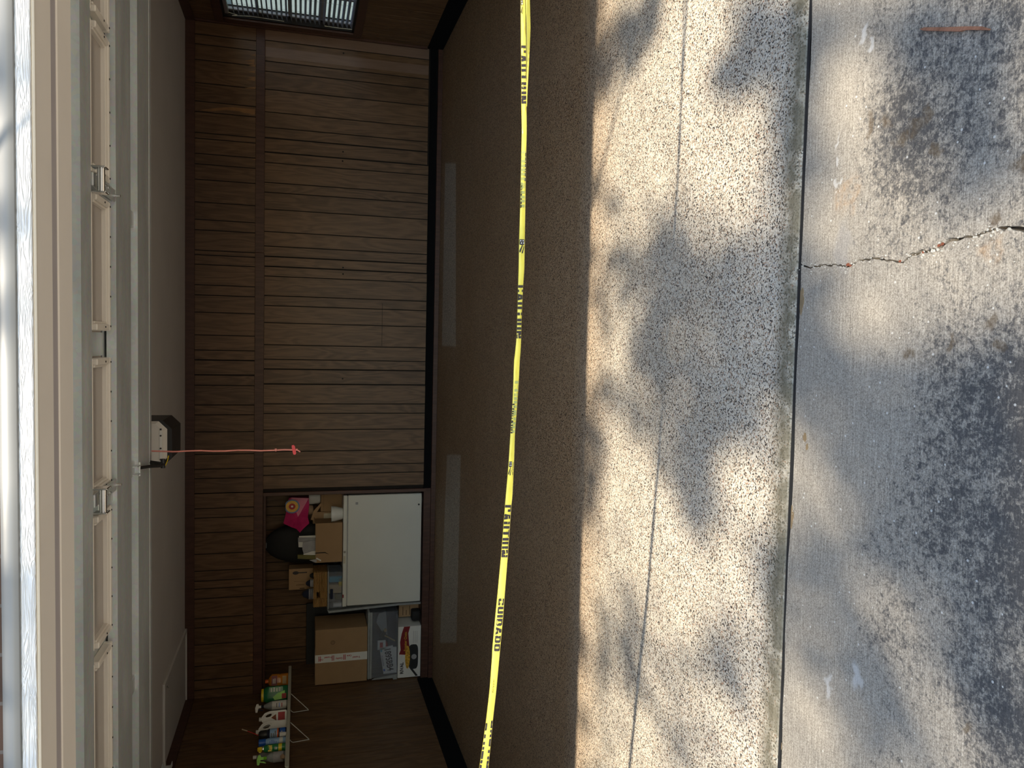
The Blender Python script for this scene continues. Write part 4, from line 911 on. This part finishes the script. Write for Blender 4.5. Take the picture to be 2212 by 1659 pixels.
MB().box(-W, W, .02, .2, 0, H, .003).build('body', 'card2', spn)
mb = MB(); xs_ = W*.62; mb.prism([(xs_+.020*math.cos(2*PI*k/16), .0185, H*.72+.034*math.sin(2*PI*k/16)) for k in range(16)], (0, .003, 0)); mb.prism([(xs_-.006, .0185, H*.25), (xs_+.006, .0185, H*.25), (xs_+.006, .0185, H*.62), (xs_-.006, .0185, H*.62)], (0, .003, 0)); mb.build('spoon_print', 'ink', spn)
for k in range(4): MB().box(-W*.2-.045*k, -W*.2-.038*k-.002, .0185, .0205, H*.35, H*(.78, .7, .55, .8)[k]).build('print', 'cardprint', spn)

# ------------------------------------------------------------------ shelf on the left wall
SZ = 1.592
sh = thing('wall_shelf', 'pale wall shelf on wire brackets along the left wall', 'shelf', (0.001, 7.75, SZ))
MB().box(.004, .20, -1.07, 1.05, -.030, 0, .002).build('board', 'shelfw', sh)
MB().box(.2, .206, -1.07, -.50, -.032, .004, .001).build('front_lip', 'shelfw', sh)
for yb in (8.09-7.75, 7.475-7.75):
    mb = MB(); mb.tube([(.196, yb, -.035), (.19, yb, -.04), (.015, yb, -.205), (.006, yb, -.21), (.008, yb, -.20), (.008, yb-.004, -.175), (.008, yb-.02, -.06), (.02, yb-.024, -.042), (.03, yb-.01, -.032)], .0035, 7); mb.build('bracket', 'wire', sh, smooth=True)
GRP = None
def bot(name, label, cat, y, x=.115, rot=0.0): return thing(name, label, cat, (x, y, SZ+.0015), rot)
FA = math.radians(-63)   # labels turned towards the doorway: local -Y looks at the camera
def roty(): return math.radians(27)
def bars(o, x0, x1, y, z0, z1, n, mat):
    h = (z1-z0)/n
    for k in range(n): MB().box(x0, x0+(x1-x0)*random.uniform(.6, 1), y-.0006, y+.0006, z0+h*k+h*.2, z0+h*k+h*.75).build('print', mat, o)
# 1 amber jug with orange cap
o = bot('amber_bottle', 'amber liquid bottle with orange cap at the far end of the shelf', 'bottle', 8.62, .12, roty())
MB().lathe([(.066, 0), (.072, .008), (.072, .07), (.066, .085), (.072, .10), (.072, .17), (.05, .195), (.018, .21), (.018, .214)], 24, sx=1, sy=.72, power=.7).build('bottle', 'amber', o, smooth=True)
MB().lathe([(.021, .214), (.021, .238), (.019, .242)], 16).build('cap', 'orange', o, smooth=True)
MB().box(-.05, .05, -.0535, -.052, .115, .175).build('label', 'crimson', o); bars(o, -.03, .03, -.0542, .13, .165, 2, 'paper')
MB().box(-.04, .04, -.0535, -.052, .02, .06).build('back_label', 'tan', o)
# 2 green jug with yellow cap
o = bot('green_jug', 'dark green jug with a wide yellow cap on the shelf', 'jug', 8.31, .11, roty())
MB().lathe([(.078, 0), (.084, .008), (.084, .20), (.078, .225), (.062, .24), (.062, .244)], 24, sx=1, sy=.75, power=.65).build('jug', 'green', o, smooth=True)
MB().lathe([(.066, .244), (.066, .264), (.062, .268)], 20, sx=1, sy=.9).build('cap', 'yellowcap', o, smooth=True)
MB().prism([(-.05, -.064, .03), (.03, -.064, .03), (.01, -.064, .10), (-.03, -.064, .15), (-.06, -.064, .13)], (0, .002, 0)).build('leaf_print', 'lime', o)
MB().box(.02, .07, -.0645, -.06, .05, .19).build('label', 'green2', o); bars(o, .022, .066, -.0652, .07, .18, 4, 'paper')
MB().box(-.05, .0, -.0645, -.062, .015, .06).build('label', 'redink', o)
# 3 trigger spray, white
def trigger(o, z, mat, mat2, s=1.0):
    MB().lathe([(.014, z-.004), (.014, z+.022), (.011, z+.026)], 14).build('collar', mat2, o, smooth=True)
    MB().prism([(-.052*s, -.011, z+.060), (-.050*s, -.011, z+.078), (-.01, -.011, z+.082), (.028*s, -.011, z+.070), (.03*s, -.011, z+.052), (.012, -.011, z+.045), (.012, -.011, z+.024), (-.010, -.011, z+.024), (-.012, -.011, z+.05)], (0, .022, 0)).build('trigger_head', mat, o)
    MB().prism([(-.030*s, -.006, z+.055), (-.022*s, -.006, z+.055), (-.026*s, -.006, z+.02), (-.040*s, -.006, z+.0), (-.042*s, -.006, z+.006), (-.036*s, -.006, z+.03)], (0, .012, 0)).build('trigger', mat2, o)
o = bot('spray_bottle', 'grey spray bottle with a white and blue trigger on the shelf', 'spray bottle', 8.03, .12, roty())
MB().lathe([(.040, 0), (.044, .006), (.044, .155), (.036, .18), (.018, .225), (.013, .232)], 22).build('bottle', 'greyb', o, smooth=True)
MB().lathe([(.0447, .012), (.0447, .15)], 22).build('label', 'paper', o, smooth=True)
for k in range(3): MB().box(-.02, .02, -.0462, -.04, .05+.025*k, .058+.025*k).build('print', ('redink', 'blue', 'ink')[k], o)
trigger(o, .232, 'white', 'navy')
# 4, 5 white jugs with loop handles
def jug(o, h, wd_, dp, lean, capm):
    pr = [(-wd_, 0), (wd_, 0), (wd_, h*.62), (wd_*.75, h*.80), (wd_*.1, h*.93), (-wd_*.25, h*.93), (-wd_*.95, h*.80), (-wd_, h*.6)]
    hole = [(wd_*.55, h*.52), (wd_*.62, h*.62), (wd_*.42, h*.76), (wd_*.16, h*.80), (wd_*.10, h*.70), (wd_*.25, h*.55)]
    mb = MB(); vo = [mb.bm.verts.new((x, -dp, z)) for x, z in pr]; vh = [mb.bm.verts.new((x, -dp, z)) for x, z in hole]
    es = [mb.bm.edges.new((vo[k], vo[(k+1) % len(vo)])) for k in range(len(vo))] + [mb.bm.edges.new((vh[k], vh[(k+1) % len(vh)])) for k in range(len(vh))]
    bmesh.ops.triangle_fill(mb.bm, use_beauty=True, use_dissolve=False, edges=es)
    r = bmesh.ops.extrude_face_region(mb.bm, geom=mb.bm.faces[:]); bmesh.ops.translate(mb.bm, verts=[v for v in r['geom'] if isinstance(v, bmesh.types.BMVert)], vec=(0, 2*dp, 0))
    bmesh.ops.bevel(mb.bm, geom=[e for e in mb.bm.edges if len(e.link_faces) == 2 and e.calc_face_angle(0) > .6], offset=.008, segments=2, affect='EDGES')
    mb.build('jug', 'white', o, smooth=True)
    MB().lathe([(.02, h*.925), (.02, h*.99), (.018, h)], 16, (-wd_*.1, 0, 0)).build('cap', capm, o, smooth=True)
o = bot('white_jug', 'white handled jug with a maroon label behind the grey spray bottle', 'jug', 7.78, .115, roty())
jug(o, .265, .062, .038, 0, 'white'); MB().box(-.03, .045, -.0395, -.038, .02, .085).build('label', 'redink', o); MB().prism([(-.03, -.0395, .10), (.03, -.0395, .105), (0, -.0395, .15)], (0, .001, 0)).build('print', 'rust', o)
o = bot('white_jug', 'plain white handled jug between the maroon labelled jug and the navy bottle', 'jug', 7.60, .08, roty()+.3)
jug(o, .285, .075, .042, 0, 'white')
# 6 navy bottle with black cap
o = bot('navy_bottle', 'navy labelled bottle with tall black cap and red straw', 'bottle', 7.43, .125, roty())
MB().lathe([(.046, 0), (.049, .006), (.049, .155), (.042, .175)], 22).build('bottle', 'navy', o, smooth=True)
MB().lathe([(.0495, .085), (.0495, .15)], 22).build('label', 'skyprint', o, smooth=True); MB().lathe([(.0497, .072), (.0497, .085)], 22).build('band', 'orange', o); MB().lathe([(.0495, .01), (.0495, .06)], 22).build('band', 'blue', o)
MB().lathe([(.040, .175), (.043, .185), (.041, .235), (.030, .25), (.012, .253)], 20).build('cap', 'black', o, smooth=True)
bars(o, -.026, .026, -.0502, .092, .146, 3, 'ink'); bars(o, -.022, .022, -.0502, .02, .05, 2, 'paper')
mb = MB(); mb.tube([(0, -.0, .25), (.03, .02, .31), (.055, .03, .37)], .003, 6); mb.build('straw', 'red', o); mb = MB(); mb.tube([(.05, .027, .355), (.07, .035, .405)], [.004, .006], 6); mb.build('straw_tip', 'cord', o)
# 7 blue capped aerosol
o = bot('blue_aerosol', 'pale blue aerosol can with a bright blue cap on the shelf', 'aerosol can', 7.255, .14, roty())
MB().lathe([(.031, 0), (.033, .004), (.033, .165), (.028, .18)], 20).build('can', 'skyprint', o, smooth=True); MB().lathe([(.033, .18), (.034, .182), (.033, .238), (.028, .243)], 20).build('cap', 'blue', o, smooth=True)
MB().lathe([(.0335, .03), (.0335, .06)], 20).build('band', 'paper', o, smooth=True); bars(o, -.016, .016, -.0345, .08, .15, 5, 'blue')
# white measuring cup in front
o = bot('measuring_cup', 'small white cup in front of the navy bottle on the shelf', 'cup', 7.315, .17)
MB().lathe([(.018, 0), (.024, .06), (.021, .06), (.016, .01)], 16).build('cup', 'paper', o, smooth=True)
# 8 insect spray can
o = bot('green_aerosol', 'green insect spray can with a yellow nozzle near the shelf end', 'aerosol can', 7.12, .15, roty())
MB().lathe([(.033, 0), (.034, .004), (.034, .175), (.024, .192), (.024, .197)], 22).build('can', 'green2', o, smooth=True); MB().lathe([(.0245, .192), (.0255, .2), (.024, .206)], 20).build('collar', 'chrome', o, smooth=True)
MB().lathe([(.022, .206), (.022, .232), (.016, .246), (.010, .248)], 18).box(-.03, -.01, -.01, .01, .215, .235, .003).build('nozzle', 'yellowcap', o, smooth=True)
lettering('lettering', 'Raid', .046, (0, -.0355, .135), (1, 0, 0), (0, 0, 1), 'yellowcap', o, .002, .62); MB().lathe([(.0343, .035), (.0345, .05), (.0343, .065)], 22).build('band', 'yellowcap', o)
bars(o, -.013, .013, -.0350, .075, .10, 2, 'paper')
# 9 clear bottle with white cap behind
o = bot('clear_bottle', 'tall clear bottle with a white cap behind the green insect spray can', 'bottle', 7.17, .055, roty())
MB().lathe([(.045, 0), (.048, .006), (.048, .17), (.034, .215), (.015, .25), (.014, .258)], 20).build('bottle', 'clearb', o, smooth=True); MB().lathe([(.016, .258), (.016, .285), (.014, .288)], 14).build('cap', 'white', o, smooth=True)
# 10 clear bottle with lime trigger
o = bot('lime_sprayer', 'clear spray bottle with a lime green trigger at the near shelf end', 'spray bottle', 7.005, .125, roty())
MB().lathe([(.042, 0), (.045, .006), (.045, .12), (.03, .145), (.014, .165)], 20).build('bottle', 'clearb', o, smooth=True); MB().lathe([(.0455, .02), (.0455, .105)], 20).build('label', 'grey', o, smooth=True)
trigger(o, .165, 'lime', 'lime')
o = bot('crumpled_rag', 'small crumpled pinkish rag at the near end of the shelf', 'rag', 6.93, .16); mb = MB(); tb = bmesh.new(); bmesh.ops.create_icosphere(tb, subdivisions=2, radius=.022)
for v in tb.verts: v.co *= random.uniform(.7, 1.3)
mb.add(tb, Matrix.Translation((0, 0, .022))); mb.build('rag', 'fawn', o)

nh = thing('added_house', 'added pale house that brightens the gaps of the blind', 'house', (11.0, 13.0, -.045))  # house added to put something bright behind the blind
MB().box(-2.6, 4, 0, 5, 0, 3.2).build('wall', 'stucco', nh); MB().prism([(-3.0, -.5, 3.2), (4.4, -.5, 3.2), (.7, 2.4, 5.0)], (0, 3, .2)).build('roof', 'shingle', nh)
for x in (1.2, 3.0): wn_ = MB().box(x-.5, x+.5, -.03, .0, 1.0, 2.2, .01).build('window', 'slat', nh); MB().box(x-.42, x+.42, -.04, -.03, 1.08, 2.12).build('pane', 'glass', wn_)
struct(MB().box(7.32, 16, 2.3, 16, -.06, -.04).build('side_yard', 'hedge'))
# ------------------------------------------------------------------ added cable and pole, and the tree, that throw the shadows
def fl(x, y): return atZ(x, y, 0.0)
ca, cb = fl(1380, 50), fl(1290, 400)
k = 3.0; A = Vector((ca.x-.1*k, ca.y-.83*k, k)); Bc = Vector((cb.x-.1*k, cb.y-.83*k, k)); d = (A-Bc)
hs = Bc + d*(-.62); hs.z = k
mb = MB(); pts = [hs, Bc, A, A+d*1.0]
for t in range(1, 12): q = A + d*(1.0+t*1.05); q.z = k + .012*t*t; pts.append(q)
mb.tube(pts, .009, 6)
cbl = mb.build('shadow_cable', 'rubber', None); tag(cbl, 'added black cable from the eave, placed to cast the thin line shadow', 'cable')
pe = pts[-1]
po = thing('added_pole', 'added wooden pole that holds the shadow casting cable', 'pole', (pe.x+.12, pe.y, -.045)); MB().tube([(0, 0, 0), (0, 0, 6.2)], [.14, .10], 12).build('shaft', 'bark', po, smooth=True); MB().box(-.7, .7, -.05, .05, 5.6, 5.72).build('cross_arm', 'bark', po)

GRID = """4471037876557899
3660048873346899
7610067751146899
5200144751135899
1100122750145798
1100002650134677
3200001440023566
4423002430013542
2226345541002100
4567667642000000
4457777752000000
1447777764100014
0366677775322357
1466776676556788
5455665466778888
6255764346788888
6126731226778998
6104711225678998
5203711214567898
2101314524556788
1110014655566777
1330014565446777
2441133455313677
5553454446522567
2454453126631367
2333221003641147
3215420002651015
3214310002542003""".split()
tree = thing('oak_tree', 'leafy oak tree behind the viewer shading the driveway', 'tree', (-2.2, -9.0, -.045))
TB = Vector((-2.2, -9.0, -.045)); verts, faces = [], []
hubs = []
def leaf(p, n, L, Wd):
    n = n.normalized(); a = n.orthogonal().normalized(); ang = random.random()*2*PI; a = Matrix.Rotation(ang, 3, n) @ a; b = n.cross(a); i = len(verts)
    verts.extend([tuple(p-a*L*.5), tuple(p-a*L*.12+b*Wd*.5), tuple(p+a*L*.25+b*Wd*.4+n*L*.05), tuple(p+a*L*.5), tuple(p+a*L*.25-b*Wd*.4+n*L*.05), tuple(p-a*L*.12-b*Wd*.5)]); faces.append((i, i+1, i+2, i+3, i+4, i+5))
SD = Vector((-.10, -.83, 1.0))
LA, LW = .15, .085; la = LA*LW*.60*.72
def cluster(gx, gy, area, cov, spread, zc):
    if cov <= 0.02: return
    n = -math.log(max(.012, 1-cov))*area/la; n = int(n) + (1 if random.random() < n-int(n) else 0)
    for _ in range(n):
        z = zc + random.gauss(0, .35)
        q = Vector((gx + random.uniform(-.5, .5)*spread[0], gy + random.uniform(-.5, .5)*spread[1], 0)) + SD*z - TB
        leaf(q, Vector((random.gauss(0, .55), random.gauss(0, .55)-.35, 1)), LA*random.uniform(.8, 1.2), LW)
for r, row in enumerate(GRID):
    for c_, ch in enumerate(row):
        x, y = 1270+60*c_, 30+60*r
        p00, p10, p01 = fl(x-30, y-30), fl(x+30, y-30), fl(x-30, y+30); pc = fl(x, y)
        dx, dy = abs(p01.x-p00.x), abs(p10.y-p00.y)
        zc = 8.6 + 1.2*math.sin(pc.x*1.3+.5)*math.cos(pc.y*1.1)
        cluster(pc.x, pc.y, dx*dy, [0, .02, .09, .24, .46, .68, .84, .93, .965, .985][int(ch)], (dx*1.15, dy*1.15), zc)
        if r % 3 == 1 and c_ % 3 == 1: hubs.append(Vector((pc.x, pc.y, 0)) + SD*zc - TB)
# the crown goes on beyond the visible patch of floor
for _ in range(70):
    gx, gy = random.uniform(-3.5, 9.5), random.uniform(-3.5, 5.0)
    if 1.2 < gx < 6.0 and .9 < gy < 4.2: continue
    if gy < 1.6 and -.5 < gx < 7.6: continue
    if gy > 3.6 and 0 < gx < 7.2 and random.random() < .5: continue
    zc = 8.6 + random.gauss(0, .7); cluster(gx, gy, .30, random.uniform(.3, .8), (.6, .6), zc)
    if random.random() < .2: hubs.append(Vector((gx, gy, 0)) + SD*zc - TB)
me = bpy.data.meshes.new('foliage'); me.from_pydata(verts, [], faces); me.materials.append(M['leaf'])
fo = bpy.data.objects.new('foliage', me); COL.objects.link(fo); fo.parent = tree; fo['kind'] = 'stuff'
MB().tube([(0, 0, 0), (.05, .02, .3), (.1, .1, 1.8), (.4, .4, 3.6), (1.0, .9, 5.4), (1.8, 1.4, 6.8)], [.42, .30, .26, .22, .17, .12], 12).build('trunk', 'bark', tree, smooth=True)
forks = [Vector((1.0, .9, 5.4)), Vector((1.8, 1.4, 6.8)), Vector((.4, .4, 3.6))]
mb = MB()
for hbp in hubs:
    f = min(forks, key=lambda q: (q-hbp).length); m = f.lerp(hbp, .55) + Vector((random.gauss(0, .15), random.gauss(0, .15), .35))
    mb.tube([f, f.lerp(m, .5)+Vector((0, 0, .1)), m, hbp], [.035, .026, .017, .006], 5)
mb.build('branches', 'bark', tree)
